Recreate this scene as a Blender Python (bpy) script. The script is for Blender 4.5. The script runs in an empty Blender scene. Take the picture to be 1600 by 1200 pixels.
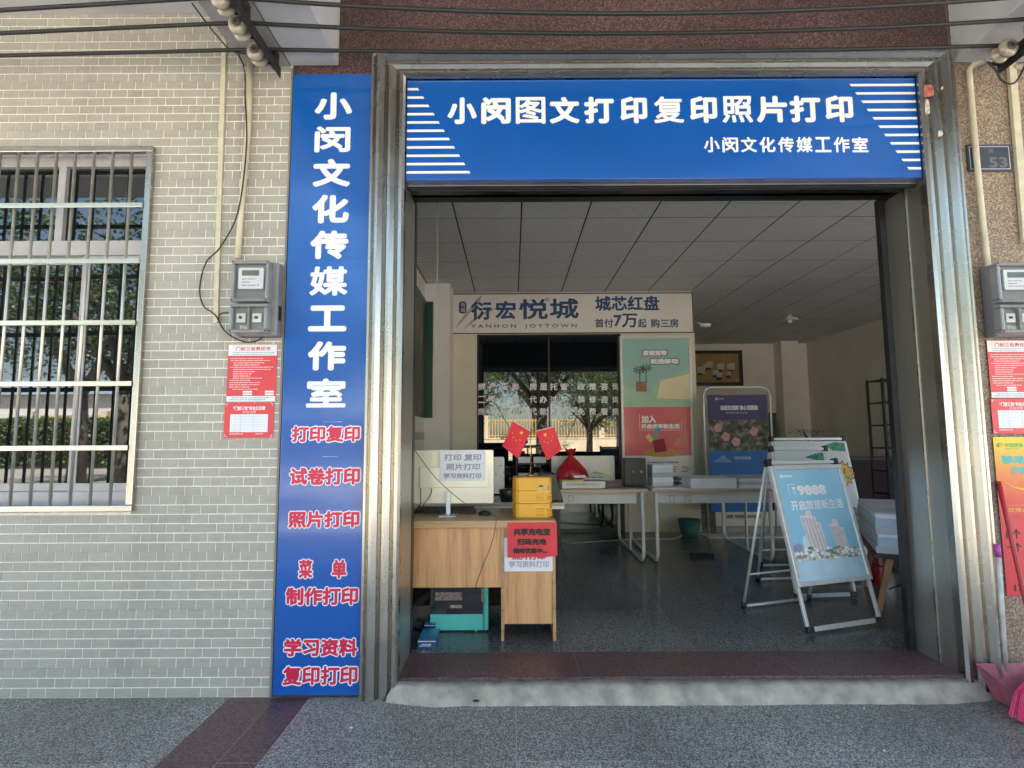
import bpy, bmesh, math, random
from mathutils import Vector, Matrix, Euler
random.seed(7)
R = math.radians
sc = bpy.context.scene
COL = sc.collection
# ------------------------------------------------------------------ camera
F_PX, PITCH, ROLL, CZ = 880.0, R(5.58), R(-0.3), 1.34
cam = bpy.data.objects.new('camera', bpy.data.cameras.new('camera'))
COL.objects.link(cam)
cam.data.sensor_width = 36
cam.data.lens = 36 * F_PX / 1600
cam.data.clip_start = 0.05
cam.data.clip_end = 2000
RM = Matrix.Rotation(math.pi/2 + PITCH, 3, 'X') @ Matrix.Rotation(ROLL, 3, 'Z')
cam.rotation_euler = RM.to_euler()
cam.location = (0, 0, CZ)
sc.camera = cam
# ------------------------------------------------------------------ world, sun, exposure
SUN_EL, SUN_AZ = R(60), R(16)          # the sun stands behind the building, a little to the right
w = bpy.data.worlds.new('World'); sc.world = w; w.use_nodes = True
nt = w.node_tree
sky = nt.nodes.new('ShaderNodeTexSky'); sky.sky_type = 'NISHITA'; sky.sun_disc = False
sky.sun_elevation = SUN_EL; sky.sun_rotation = SUN_AZ; sky.dust_density = 1.5
nt.links.new(sky.outputs[0], nt.nodes['Background'].inputs[0])
nt.nodes['Background'].inputs[1].default_value = 0.08
sd = bpy.data.lights.new('sun', 'SUN'); sd.energy = 5.0; sd.angle = R(0.53); sd.color = (1, .95, .87)
so = bpy.data.objects.new('sun', sd); COL.objects.link(so)
sv = Vector((math.sin(SUN_AZ)*math.cos(SUN_EL), math.cos(SUN_AZ)*math.cos(SUN_EL), math.sin(SUN_EL)))
so.rotation_euler = sv.to_track_quat('Z', 'Y').to_euler(); so.location = (0, 0, 30)
vs = sc.view_settings
vs.view_transform = 'Standard'; vs.look = 'None'; vs.gamma = 1; vs.use_curve_mapping = False
vs.exposure = 3.5
sc.cycles.max_bounces = 10; sc.cycles.diffuse_bounces = 8; sc.cycles.glossy_bounces = 5
sc.cycles.sample_clamp_indirect = 6.0

YF, FL = 3.1, 0.10                     # facade plane, shop floor height


def at(px, py, Y=None, z=None, X=None):
    """world point seen at photo pixel (px,py) on plane Y=, z= or X="""
    d = RM @ Vector(((px-800)/F_PX, (600-py)/F_PX, -1))
    if Y is not None: t = Y/d.y
    elif z is not None: t = (z-CZ)/d.z
    else: t = X/d.x
    return Vector((0, 0, CZ)) + d*t


# ------------------------------------------------------------------ materials
MATS = {}


def nodes_of(name):
    m = bpy.data.materials.new(name); m.use_nodes = True
    n = m.node_tree.nodes; return m, n, m.node_tree.links, n['Principled BSDF']


def pmat(name, col, rough=.5, metal=0, var=.12, scale=6, bump=0, bscale=60, spec=.5, coat=0, ior=None, rvar=.1, stretch=(1, 1, 1), alpha=1, trans=0, emit=0):
    """principled with noise-driven colour and roughness variation, fine relief"""
    if name in MATS: return MATS[name]
    m, n, l, b = nodes_of(name)
    tc = n.new('ShaderNodeTexCoord'); mp = n.new('ShaderNodeMapping'); mp.inputs['Scale'].default_value = stretch
    l.new(tc.outputs['Object'], mp.inputs[0])
    no = n.new('ShaderNodeTexNoise'); no.inputs['Scale'].default_value = scale; no.inputs['Detail'].default_value = 5
    l.new(mp.outputs[0], no.inputs['Vector'])
    mx = n.new('ShaderNodeMix'); mx.data_type = 'RGBA'
    mx.inputs['A'].default_value = [c*(1-var) for c in col]+[1]
    mx.inputs['B'].default_value = [min(1, c*(1+var)) for c in col]+[1]
    ct = n.new('ShaderNodeMapRange'); ct.inputs['From Min'].default_value = .33; ct.inputs['From Max'].default_value = .67
    l.new(no.outputs['Fac'], ct.inputs['Value']); l.new(ct.outputs[0], mx.inputs['Factor']); l.new(mx.outputs['Result'], b.inputs['Base Color'])
    mr = n.new('ShaderNodeMapRange'); mr.inputs['To Min'].default_value = max(0, rough*(1-rvar)); mr.inputs['To Max'].default_value = min(1, rough*(1+rvar))
    l.new(no.outputs['Fac'], mr.inputs['Value']); l.new(mr.outputs[0], b.inputs['Roughness'])
    b.inputs['Metallic'].default_value = metal
    b.inputs['Specular IOR Level'].default_value = spec
    b.inputs['Coat Weight'].default_value = coat
    if coat: b.inputs['Coat Roughness'].default_value = .08
    if ior: b.inputs['IOR'].default_value = ior
    if alpha < 1: b.inputs['Alpha'].default_value = alpha
    if trans: b.inputs['Transmission Weight'].default_value = trans
    if bump:
        n2 = n.new('ShaderNodeTexNoise'); n2.inputs['Scale'].default_value = bscale; n2.inputs['Detail'].default_value = 3
        l.new(mp.outputs[0], n2.inputs['Vector'])
        bp = n.new('ShaderNodeBump'); bp.inputs['Strength'].default_value = bump; bp.inputs['Distance'].default_value = .01
        l.new(n2.outputs['Fac'], bp.inputs['Height']); l.new(bp.outputs[0], b.inputs['Normal'])
    MATS[name] = m; return m


def granite(name, dark, mid, light, rough=.3, scale=220, wide=1.5, bump=.02, flecks=.64):
    m, n, l, b = nodes_of(name)
    geo = n.new('ShaderNodeNewGeometry')
    v = n.new('ShaderNodeTexVoronoi'); v.inputs['Scale'].default_value = scale; v.inputs['Randomness'].default_value = 1
    no = n.new('ShaderNodeTexNoise'); no.inputs['Scale'].default_value = scale*.55; no.inputs['Detail'].default_value = 4
    nb = n.new('ShaderNodeTexNoise'); nb.inputs['Scale'].default_value = wide; nb.inputs['Detail'].default_value = 6
    for x in (v, no, nb): l.new(geo.outputs['Position'], x.inputs['Vector'])
    sep = n.new('ShaderNodeSeparateColor'); l.new(v.outputs['Color'], sep.inputs[0])
    cr = n.new('ShaderNodeValToRGB'); e = cr.color_ramp.elements
    e[0].position = .25; e[0].color = dark+(1,); e[1].position = .97; e[1].color = light+(1,)
    e2 = e.new(flecks); e2.color = mid+(1,)
    mm = n.new('ShaderNodeMath'); mm.operation = 'ADD'; 
    m2 = n.new('ShaderNodeMath'); m2.operation = 'MULTIPLY_ADD'; m2.inputs[1].default_value = .75; m2.inputs[2].default_value = -.25
    l.new(no.outputs['Fac'], m2.inputs[0]); l.new(sep.outputs[0], mm.inputs[0]); l.new(m2.outputs[0], mm.inputs[1])
    l.new(mm.outputs[0], cr.inputs[0])
    oi = n.new('ShaderNodeObjectInfo')
    s1 = n.new('ShaderNodeMath'); s1.operation = 'MULTIPLY_ADD'; s1.inputs[1].default_value = .22; s1.inputs[2].default_value = .35
    l.new(oi.outputs['Random'], s1.inputs[0])
    s2 = n.new('ShaderNodeMath'); s2.operation = 'MULTIPLY_ADD'; s2.inputs[1].default_value = 1.15
    l.new(nb.outputs['Fac'], s2.inputs[0]); l.new(s1.outputs[0], s2.inputs[2])
    mx = n.new('ShaderNodeVectorMath'); mx.operation = 'SCALE'
    l.new(cr.outputs[0], mx.inputs[0]); l.new(s2.outputs[0], mx.inputs['Scale'])
    l.new(mx.outputs[0], b.inputs['Base Color'])
    mr = n.new('ShaderNodeMapRange'); mr.inputs['From Min'].default_value = .3; mr.inputs['From Max'].default_value = .7
    mr.inputs['To Min'].default_value = rough*.7; mr.inputs['To Max'].default_value = rough*1.4
    l.new(nb.outputs['Fac'], mr.inputs['Value']); l.new(mr.outputs[0], b.inputs['Roughness'])
    bp = n.new('ShaderNodeBump'); bp.inputs['Strength'].default_value = bump*10; bp.inputs['Distance'].default_value = .001
    l.new(mm.outputs[0], bp.inputs['Height']); l.new(bp.outputs[0], b.inputs['Normal'])
    MATS[name] = m; return m


def wood(name, a, bcol, axis='Z', scale=14, rough=.35):
    m, n, l, b = nodes_of(name)
    tc = n.new('ShaderNodeNewGeometry'); mp = n.new('ShaderNodeMapping')
    s = {'Z': (1, 1, .05), 'X': (.05, 1, 1), 'Y': (1, .05, 1)}[axis]
    mp.inputs['Scale'].default_value = s; l.new(tc.outputs['Position'], mp.inputs[0])
    no = n.new('ShaderNodeTexNoise'); no.inputs['Scale'].default_value = scale; no.inputs['Detail'].default_value = 8; no.inputs['Roughness'].default_value = .65
    n2 = n.new('ShaderNodeTexNoise'); n2.inputs['Scale'].default_value = scale*9; n2.inputs['Detail'].default_value = 2
    l.new(mp.outputs[0], no.inputs['Vector']); l.new(mp.outputs[0], n2.inputs['Vector'])
    ad = n.new('ShaderNodeMath'); ad.operation = 'MULTIPLY_ADD'; ad.inputs[1].default_value = .35
    l.new(n2.outputs['Fac'], ad.inputs[0]); l.new(no.outputs['Fac'], ad.inputs[2])
    cr = n.new('ShaderNodeValToRGB'); e = cr.color_ramp.elements
    e[0].position = .45; e[0].color = a+(1,); e[1].position = .85; e[1].color = bcol+(1,)
    k = e.new(.62); k.color = tuple((p*.4+q*.6) for p, q in zip(a, bcol))+(1,)
    l.new(ad.outputs[0], cr.inputs[0]); l.new(cr.outputs[0], b.inputs['Base Color'])
    b.inputs['Roughness'].default_value = rough
    MATS[name] = m; return m


def tile_mat():
    m, n, l, b = nodes_of('beige_tile')
    geo = n.new('ShaderNodeNewGeometry'); oi = n.new('ShaderNodeObjectInfo')
    no = n.new('ShaderNodeTexNoise'); no.inputs['Scale'].default_value = 60; no.inputs['Detail'].default_value = 6
    nb = n.new('ShaderNodeTexNoise'); nb.inputs['Scale'].default_value = 1.1; nb.inputs['Detail'].default_value = 5
    mp = n.new('ShaderNodeMapping'); mp.inputs['Scale'].default_value = (.25, 1, 2.2)
    l.new(geo.outputs['Position'], mp.inputs[0]); l.new(mp.outputs[0], no.inputs['Vector']); l.new(geo.outputs['Position'], nb.inputs['Vector'])
    ad = n.new('ShaderNodeMath'); ad.operation = 'ADD'; l.new(oi.outputs['Random'], ad.inputs[0]); l.new(geo.outputs['Random Per Island'], ad.inputs[1])
    fr = n.new('ShaderNodeMath'); fr.operation = 'FRACT'; l.new(ad.outputs[0], fr.inputs[0])
    s = n.new('ShaderNodeMath'); s.operation = 'MULTIPLY_ADD'; s.inputs[1].default_value = .12; s.inputs[2].default_value = .6; l.new(fr.outputs[0], s.inputs[0])
    s2 = n.new('ShaderNodeMath'); s2.operation = 'MULTIPLY_ADD'; s2.inputs[1].default_value = .45; l.new(no.outputs['Fac'], s2.inputs[0]); l.new(s.outputs[0], s2.inputs[2])
    s3 = n.new('ShaderNodeMath'); s3.operation = 'MULTIPLY_ADD'; s3.inputs[1].default_value = .25; l.new(nb.outputs['Fac'], s3.inputs[0]); l.new(s2.outputs[0], s3.inputs[2])
    ms = n.new('ShaderNodeMapping'); ms.inputs['Scale'].default_value = (5, 1, .35); l.new(geo.outputs['Position'], ms.inputs[0])
    st_ = n.new('ShaderNodeTexNoise'); st_.inputs['Scale'].default_value = 1.6; st_.inputs['Detail'].default_value = 7; l.new(ms.outputs[0], st_.inputs['Vector'])
    dr = n.new('ShaderNodeMapRange'); dr.inputs['From Min'].default_value = .5; dr.inputs['From Max'].default_value = .78; dr.inputs['To Min'].default_value = 1.0; dr.inputs['To Max'].default_value = .84; l.new(st_.outputs['Fac'], dr.inputs['Value'])
    s4 = n.new('ShaderNodeMath'); s4.operation = 'MULTIPLY'; l.new(s3.outputs[0], s4.inputs[0]); l.new(dr.outputs[0], s4.inputs[1])
    v = n.new('ShaderNodeVectorMath'); v.operation = 'SCALE'; v.inputs[0].default_value = (.36, .338, .292); l.new(s4.outputs[0], v.inputs['Scale'])
    l.new(v.outputs[0], b.inputs['Base Color']); b.inputs['Roughness'].default_value = .42
    bp = n.new('ShaderNodeBump'); bp.inputs['Strength'].default_value = .25; bp.inputs['Distance'].default_value = .002
    l.new(no.outputs['Fac'], bp.inputs['Height']); l.new(bp.outputs[0], b.inputs['Normal'])
    MATS['tile'] = m; return m


def steel_mat(name, col=(.5, .475, .43), rough=.26, along='Z'):
    m, n, l, b = nodes_of(name)
    geo = n.new('ShaderNodeNewGeometry'); mp = n.new('ShaderNodeMapping')
    mp.inputs['Scale'].default_value = {'Z': (1, 1, .03), 'X': (.03, 1, 1)}[along]
    l.new(geo.outputs['Position'], mp.inputs[0])
    no = n.new('ShaderNodeTexNoise'); no.inputs['Scale'].default_value = 160; no.inputs['Detail'].default_value = 3; l.new(mp.outputs[0], no.inputs['Vector'])
    nb = n.new('ShaderNodeTexNoise'); nb.inputs['Scale'].default_value = 5; nb.inputs['Detail'].default_value = 7; l.new(geo.outputs['Position'], nb.inputs['Vector'])
    mr = n.new('ShaderNodeMapRange'); mr.inputs['From Min'].default_value = .3; mr.inputs['From Max'].default_value = .75
    mr.inputs['To Min'].default_value = rough*.9; mr.inputs['To Max'].default_value = rough*1.25
    l.new(nb.outputs['Fac'], mr.inputs['Value']); l.new(mr.outputs[0], b.inputs['Roughness'])
    mx = n.new('ShaderNodeMix'); mx.data_type = 'RGBA'; mx.inputs['A'].default_value = [c*.8 for c in col]+[1]; mx.inputs['B'].default_value = col+(1,)
    l.new(no.outputs['Fac'], mx.inputs['Factor']); l.new(mx.outputs['Result'], b.inputs['Base Color'])
    b.inputs['Metallic'].default_value = 1
    ad = n.new('ShaderNodeMath'); ad.operation = 'MULTIPLY_ADD'; ad.inputs[1].default_value = 6; ad.inputs[1].default_value = .5; l.new(nb.outputs['Fac'], ad.inputs[0]); l.new(no.outputs['Fac'], ad.inputs[2])
    bp = n.new('ShaderNodeBump'); bp.inputs['Strength'].default_value = .02; bp.inputs['Distance'].default_value = .002
    l.new(ad.outputs[0], bp.inputs['Height']); l.new(bp.outputs[0], b.inputs['Normal'])
    MATS[name] = m; return m


def leaf_mat(name, a, c):
    m, n, l, b = nodes_of(name)
    geo = n.new('ShaderNodeNewGeometry')
    cr = n.new('ShaderNodeValToRGB'); e = cr.color_ramp.elements
    e[0].color = a+(1,); e[1].color = c+(1,)
    l.new(geo.outputs['Random Per Island'], cr.inputs[0]); l.new(cr.outputs[0], b.inputs['Base Color'])
    b.inputs['Roughness'].default_value = .45
    tr = n.new('ShaderNodeBsdfTranslucent'); l.new(cr.outputs[0], tr.inputs[0])
    ms = n.new('ShaderNodeMixShader'); ms.inputs[0].default_value = .35
    l.new(b.outputs[0], ms.inputs[1]); l.new(tr.outputs[0], ms.inputs[2]); l.new(ms.outputs[0], n['Material Output'].inputs[0])
    MATS[name] = m; return m


TILE = tile_mat()
GROUT = pmat('white_grout', (.82, .8, .74), .8, var=.1, scale=20)
GR_DARK = granite('dark_granite', (.04, .039, .037), (.085, .083, .078), (.24, .24, .23), .2, 210)
GR_PAVE = granite('grey_granite', (.08, .075, .063), (.18, .17, .147), (.46, .44, .39), .5, 210, 1.2)
GR_RED = granite('red_granite', (.05, .022, .02), (.095, .04, .037), (.18, .12, .11), .36, 210)
GR_MAROON = granite('maroon_granite_wall', (.03, .014, .015), (.06, .027, .028), (.14, .09, .09), .5, 190)
GR_BROWN = granite('brown_granite_wall', (.13, .085, .06), (.19, .135, .1), (.32, .26, .2), .6, 170, 1.5, .05)
STEEL = steel_mat('stainless_steel'); STEEL_X = steel_mat('stainless_head', along='X')
STEEL_D = steel_mat('stainless_reveal', (.62, .6, .56), .4)
ALU = pmat('aluminium', (.6, .6, .6), .35, .3, .08, 30)
WHITE_ALU = pmat('white_aluminium', (.46, .44, .45), .35, 0, .06, 10, bump=.02)
BLUE = pmat('blue_vinyl', (.004, .085, .38), .22, 0, .1, 1.6, bump=.35, bscale=2.6, coat=.7)
WHITE = pmat('white_print', (.8, .8, .82), .4, 0, .03)
PINKRED = pmat('crimson_print', (.6, .012, .06), .4, 0, .05)
BLACK = pmat('black_plastic', (.012, .012, .013), .4, 0, .2)
DARK = pmat('dark_metal', (.02, .02, .022), .35, .3, .2)
RUBBER = pmat('black_cable', (.015, .015, .016), .55, 0, .2, 40)
PVC = pmat('cream_plastic_conduit', (.55, .5, .38), .45, 0, .12, 12)
CONC = pmat('grey_concrete', (.36, .325, .26), .85, 0, .28, 11, bump=.5, bscale=110)
PLASTER = pmat('grey_white_plaster', (.5, .5, .52), .85, 0, .1, 3, bump=.12, bscale=60)
PLASTER_D = pmat('stained_plaster', (.3, .29, .29), .85, 0, .3, 6, bump=.2, bscale=40)
IWALL = pmat('interior_paint', (.76, .73, .69), .75, 0, .05, 2, bump=.04, bscale=80)
IWALL_L = pmat('interior_cream_tile', (.66, .68, .54), .35, 0, .06, 4)
CEIL = pmat('ceiling_board', (.64, .64, .65), .7, 0, .06, 12, bump=.08, bscale=150)
GLASS = pmat('tinted_window_glass', (.006, .009, .009), .015, 0, .1, 3, ior=1.75, rvar=0, bump=.006, bscale=2)  # near-black base also paints in the dark room behind the panes
PGLASS = pmat('dark_partition_glass', (.006, .008, .01), .01, 0, .1, 3, ior=1.85, rvar=0)
WOOD = wood('wood_laminate', (.33, .155, .06), (.7, .4, .185))
WOOD_H = wood('wood_laminate_top', (.26, .14, .062), (.52, .33, .17), 'X')
WOOD_T = wood('pale_oak_top', (.42, .3, .2), (.56, .43, .31), 'X')
WOOD_S = wood('stool_wood', (.2, .1, .045), (.4, .23, .11))
PAPER = pmat('white_paper', (.72, .73, .76), .6, 0, .04, 15, bump=.03, bscale=20)
GREYP = pmat('grey_paper_edges', (.5, .52, .57), .7, 0, .15, 4, bump=.5, bscale=8, stretch=(1, 1, 60))
INK = pmat('grey_ink', (.2, .21, .25), .6)
INKB = pmat('black_ink', (.02, .015, .015), .6)
NAVY = pmat('navy_print', (.014, .055, .17), .4)
RED = pmat('red_paper', (.62, .028, .04), .5, 0, .06, 6, bump=.05, bscale=12)
REDN = pmat('red_notice', (.64, .05, .06), .4, 0, .05, 6)
YEL = pmat('yellow_plastic', (.72, .36, .02), .38, 0, .03, 4)
YELD = pmat('dark_yellow_label', (.45, .22, .015), .4)
GOLD = pmat('brass', (.75, .52, .18), .25, 1, .1)
FLAG = pmat('red_flag_cloth', (.62, .008, .02), .55, 0, .05, 8)
FYEL = pmat('flag_yellow', (.85, .55, .02), .5)
TEAL = pmat('teal_painted_steel', (.1, .56, .5), .35, 0, .04, 4)
CREAM = pmat('cream_gloss_plastic', (.66, .64, .5), .12, 0, .05, 3, coat=.4)
MONW = pmat('white_gloss_plastic', (.68, .66, .6), .3, 0, .04, 3)

# ------------------------------------------------------------------ mesh helpers


class MB:
    def __init__(s): s.v = []; s.f = []; s.sm = []

    def add(s, vs, fs, smooth=False):
        k = len(s.v); s.v += [tuple(v) for v in vs]; s.f += [tuple(i+k for i in f) for f in fs]; s.sm += [smooth]*len(fs); return s

    def box(s, x0, x1, y0, y1, z0, z1):
        if x0 > x1: x0, x1 = x1, x0
        if y0 > y1: y0, y1 = y1, y0
        if z0 > z1: z0, z1 = z1, z0
        return s.add([(x, y, z) for x in (x0, x1) for y in (y0, y1) for z in (z0, z1)],
                     [(0, 1, 3, 2), (4, 6, 7, 5), (0, 4, 5, 1), (2, 3, 7, 6), (0, 2, 6, 4), (1, 5, 7, 3)])

    def tube(s, pts, r, n=8, cap=True):
        pts = [Vector(p) for p in pts]; rs = r if isinstance(r, (list, tuple)) else [r]*len(pts)
        k = len(s.v); up = None
        for i, p in enumerate(pts):
            t = (pts[min(i+1, len(pts)-1)]-pts[max(i-1, 0)]).normalized()
            if up is None: up = Vector((0, 0, 1)) if abs(t.z) < .9 else Vector((0, 1, 0))
            a = t.cross(up).normalized(); b = t.cross(a).normalized()
            up = -b if b.dot(up) < 0 else b
            up = (up - t*up.dot(t)).normalized(); a = t.cross(up)
            for j in range(n):
                q = 2*math.pi*j/n + math.pi/n
                s.v.append(tuple(p + (a*math.cos(q)+up*math.sin(q))*rs[i]))
        for i in range(len(pts)-1):
            for j in range(n):
                s.f.append((k+i*n+j, k+i*n+(j+1) % n, k+(i+1)*n+(j+1) % n, k+(i+1)*n+j)); s.sm.append(n > 4)
        if cap:
            s.f.append(tuple(k+j for j in range(n))[::-1]); s.f.append(tuple(k+(len(pts)-1)*n+j for j in range(n))); s.sm += [False]*2
        return s

    def lathe(s, prof, c=(0, 0, 0), n=20, axis='Z'):
        k = len(s.v)
        for r, h in prof:
            for j in range(n):
                a = 2*math.pi*j/n; p = (r*math.cos(a), r*math.sin(a), h)
                if axis == 'Y': p = (p[0], h, p[1])
                if axis == 'X': p = (h, p[0], p[1])
                s.v.append((c[0]+p[0], c[1]+p[1], c[2]+p[2]))
        for i in range(len(prof)-1):
            for j in range(n):
                s.f.append((k+i*n+j, k+i*n+(j+1) % n, k+(i+1)*n+(j+1) % n, k+(i+1)*n+j)); s.sm.append(True)
        s.f.append(tuple(k+j for j in range(n))[::-1]); s.f.append(tuple(k+(len(prof)-1)*n+j for j in range(n))); s.sm += [False]*2
        return s

    def poly(s, pts, y0, y1):
        """polygon in XZ extruded from y0 (front) to y1"""
        n = len(pts); k = len(s.v)
        s.v += [(p[0], y0, p[1]) for p in pts]+[(p[0], y1, p[1]) for p in pts]
        s.f.append(tuple(range(k, k+n))); s.f.append(tuple(range(k+2*n-1, k+n-1, -1)))
        for i in range(n): s.f.append((k+i, k+(i+1) % n, k+n+(i+1) % n, k+n+i))
        s.sm += [False]*(n+2); return s

    def rbox(s, x0, x1, y0, y1, z0, z1, r, n=5):
        """box with corners rounded in XZ, depth y"""
        pts = []
        for cx, cz, a0 in ((x1-r, z1-r, 0), (x0+r, z1-r, 90), (x0+r, z0+r, 180), (x1-r, z0+r, 270)):
            for i in range(n): a = R(a0+90*i/(n-1)); pts.append((cx+r*math.cos(a), cz+r*math.sin(a)))
        return s.poly(pts[::-1], y0, y1)

    def build(s, name, mat, parent=None, bevel=0, label=None):
        me = bpy.data.meshes.new(name); off = Vector((0, 0, 0))
        p = parent
        while p is not None and not p.get('_local'):
            off += p.location; p = p.parent
        me.from_pydata([Vector(v)-off for v in s.v], [], s.f)
        me.polygons.foreach_set('use_smooth', s.sm); me.materials.append(mat)
        bm = bmesh.new(); bm.from_mesh(me); bmesh.ops.recalc_face_normals(bm, faces=bm.faces); bm.to_mesh(me); bm.free()
        o = bpy.data.objects.new(name, me); COL.objects.link(o)
        if parent is not None: o.parent = parent
        if bevel:
            b = o.modifiers.new('bevel', 'BEVEL'); b.width = bevel; b.segments = 2; b.limit_method = 'ANGLE'; b.angle_limit = R(50)
        if label: o['label'] = label
        return o


def box(name, mat, parent, *a, bevel=0): return MB().box(*a).build(name, mat, parent, bevel)


def tag(o, label, cat=None, group=None, kind=None):
    if label: o['label'] = label
    if cat: o['category'] = cat
    if group: o['group'] = group
    if kind: o['kind'] = kind
    return o


def thing(name, label, cat, loc=(0, 0, 0), group=None, local=False, rot=None):
    o = bpy.data.objects.new(name, None); COL.objects.link(o); o.location = loc; o.empty_display_size = .1
    if local: o['_local'] = 1
    if rot: o.rotation_euler = rot
    return tag(o, label, cat, group)


def struct(name, mat, *a):
    o = MB().box(*a).build(name, mat); o['kind'] = 'structure'; return o


def copy_tree(o, parent=None):
    kids = list(o.children)
    c = o.copy(); COL.objects.link(c); c.parent = parent
    for ch in kids: copy_tree(ch, c)
    return c


TXT = {}


def text_mesh(s):
    if s in TXT: return TXT[s]
    c = bpy.data.curves.new('t', 'FONT'); c.body = s; c.resolution_u = 3
    o = bpy.data.objects.new('t', c); COL.objects.link(o)
    bpy.context.view_layer.update()
    me = o.evaluated_get(bpy.context.evaluated_depsgraph_get()).to_mesh()
    vs = [tuple(v.co[:2]) for v in me.vertices]; fs = [tuple(p.vertices) for p in me.polygons]
    o.to_mesh_clear(); bpy.data.objects.remove(o); bpy.data.curves.remove(c)
    if vs:
        x0 = min(v[0] for v in vs); x1 = max(v[0] for v in vs); y0 = min(v[1] for v in vs); y1 = max(v[1] for v in vs)
        vs = [(v[0]-x0, v[1]-y0) for v in vs]; TXT[s] = (vs, fs, x1-x0, y1-y0)
    else: TXT[s] = ([(0, 0)], [], 1, 1)
    return TXT[s]


def lettering(s, parent, mat, x0, x1, z0, z1, y, bold=0, name='lettering', skew=0, extrude=0, eps=.00025):
    """text fitted to a box on the plane y; bold = stroke growth in metres, from shifted copies a hair apart"""
    vs, fs, w_, h_ = text_mesh(s)
    b = bold; sx = (x1-x0-2*b)/w_; sz = (z1-z0-2*b)/h_
    mb = MB()
    sh = [(0, 0)]
    if b: sh += [(math.cos(i*math.pi/4)*b, math.sin(i*math.pi/4)*b) for i in range(8)]
    if b > .004: sh += [(math.cos(i*math.pi/3)*b*.5, math.sin(i*math.pi/3)*b*.5) for i in range(6)]
    for i, (dx, dz) in enumerate(sh):
        mb.add([(x0+b+v[0]*sx+dx+skew*v[1]*sz, y-i*eps/len(sh), z0+b+v[1]*sz+dz) for v in vs], fs)
    me_o = mb.build(name, mat, parent); return me_o


def sheet(name, mat, parent, x0, x1, z0, z1, y, t=.0004):
    return MB().box(x0, x1, y-t, y, z0, z1).build(name, mat, parent)


def printed_lines(parent, mat, x0, x1, z0, z1, n, y, seed=1, h=.45, name='small_print', minw=.5):
    """rows of tiny illegible print: each row broken into word-like dashes"""
    rnd = random.Random(seed); mb = MB(); dz = (z1-z0)/n
    for i in range(n):
        zc = z1-dz*(i+.5); x = x0+(0 if rnd.random() < .6 else dz*1.5); end = x0+(x1-x0)*rnd.uniform(minw, 1)
        while x < end:
            wd = dz*rnd.uniform(.5, 3)
            mb.add([(x, y, zc-dz*h/2), (min(x+wd, end), y, zc-dz*h/2), (min(x+wd, end), y, zc+dz*h/2), (x, y, zc+dz*h/2)], [(0, 1, 2, 3)])
            x += wd+dz*.25
    return mb.build(name, mat, parent)


def catmull(P, n=8):
    P = [Vector(p) for p in P]; Q = [P[0]*2-P[1]]+P+[P[-1]*2-P[-2]]; out = []
    for i in range(1, len(Q)-2):
        for k in range(n):
            t = k/n; a, b, c, d = Q[i-1:i+3]
            out.append(.5*((2*b)+(c-a)*t+(2*a-5*b+4*c-d)*t*t+(3*b-a-3*c+d)*t**3))
    return out+[P[-1]]


# ================================================================== GROUND AND STREET
WX = at(441, 600, YF).x                       # right end of the tiled wall
OX0, OX1 = at(629, 600, YF).x, at(1470, 600, YF).x     # door opening between jambs
OX1 = at(1441, 280, YF).x
HEAD_T = at(1000, 125, YF).z; HEAD_B = at(1000, 280, YF).z
YR = YF+.33                                   # inner end of the reveal
XL, XR, YB, CEILZ = -1.13, 6.4, 12.1, 1.34+2.03

struct('ground', pmat('bare_earth', (.2, .17, .12), .9, 0, .3, .5), -300, 300, -300, 300, -.5, -.16)
struct('street_pavement', GROUT if 0 else pmat('mortar_bed', (.42, .4, .36), .9), -14, 14, -2.6, YF+.25, -.14, -.0016)
road = struct('road', pmat('sunlit_concrete_road', (.34, .32, .28), .85, 0, .2, 1.5, bump=.2, bscale=40), -60, 60, -11, -2.75, -.155, -.12)
struct('kerb', CONC, -40, 40, -2.75, -2.6, -.15, .0)
struct('far_pavement', pmat('far_paving', (.36, .33, .28), .85, 0, .2, 3), -60, 60, -23.5, -11, -.155, -.02)
bpy.data.objects['street_pavement']
pave = bpy.data.objects['street_pavement']
# paving slabs: each its own piece; red bands run out from the wall beside the blue sign
SLAB = {}


def slab(parent, name, x0, x1, y0, y1, z, mat, gap=.0012, t=.012):
    key = (round(x1-x0, 4), round(y1-y0, 4), mat.name)
    if key not in SLAB:
        w2, d2 = (x1-x0)/2-gap, (y1-y0)/2-gap
        me_o = MB().box(-w2, w2, -d2, d2, -t, 0).build(name, mat); me = me_o.data
        bpy.data.objects.remove(me_o); SLAB[key] = me
    o = bpy.data.objects.new(name, SLAB[key]); COL.objects.link(o); o.parent = parent
    o.location = ((x0+x1)/2, (y0+y1)/2, z+random.uniform(-.0006, .0006)); return o


rx = [at(352, 1096, z=0).x, at(432, 1090, z=0).x, at(486, 1088, z=0).x]
ys = [.06+.608*i for i in range(6)]           # rows up to the wall
ys = [YF-.006-.6*(5-i) for i in range(6)]
xs_left = [rx[0]-.9*i for i in range(5, -1, -1)]
xs_right = [rx[2]]+[at(600, 1104, z=0).x+.665*i for i in range(0, 8)]
for j in range(5):
    for a, b in zip(xs_left, xs_left[1:]): slab(pave, 'granite_slab', a, b, ys[j], ys[j+1], 0, GR_PAVE, gap=.0022)
    for a, b in zip(rx, rx[1:]): slab(pave, 'red_granite_slab', a, b, ys[j], ys[j+1], 0, GR_RED, gap=.0022)
    for a, b in zip(xs_right, xs_right[1:]): slab(pave, 'granite_slab', a, b, ys[j], ys[j+1], 0, GR_PAVE, gap=.0022)
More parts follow.
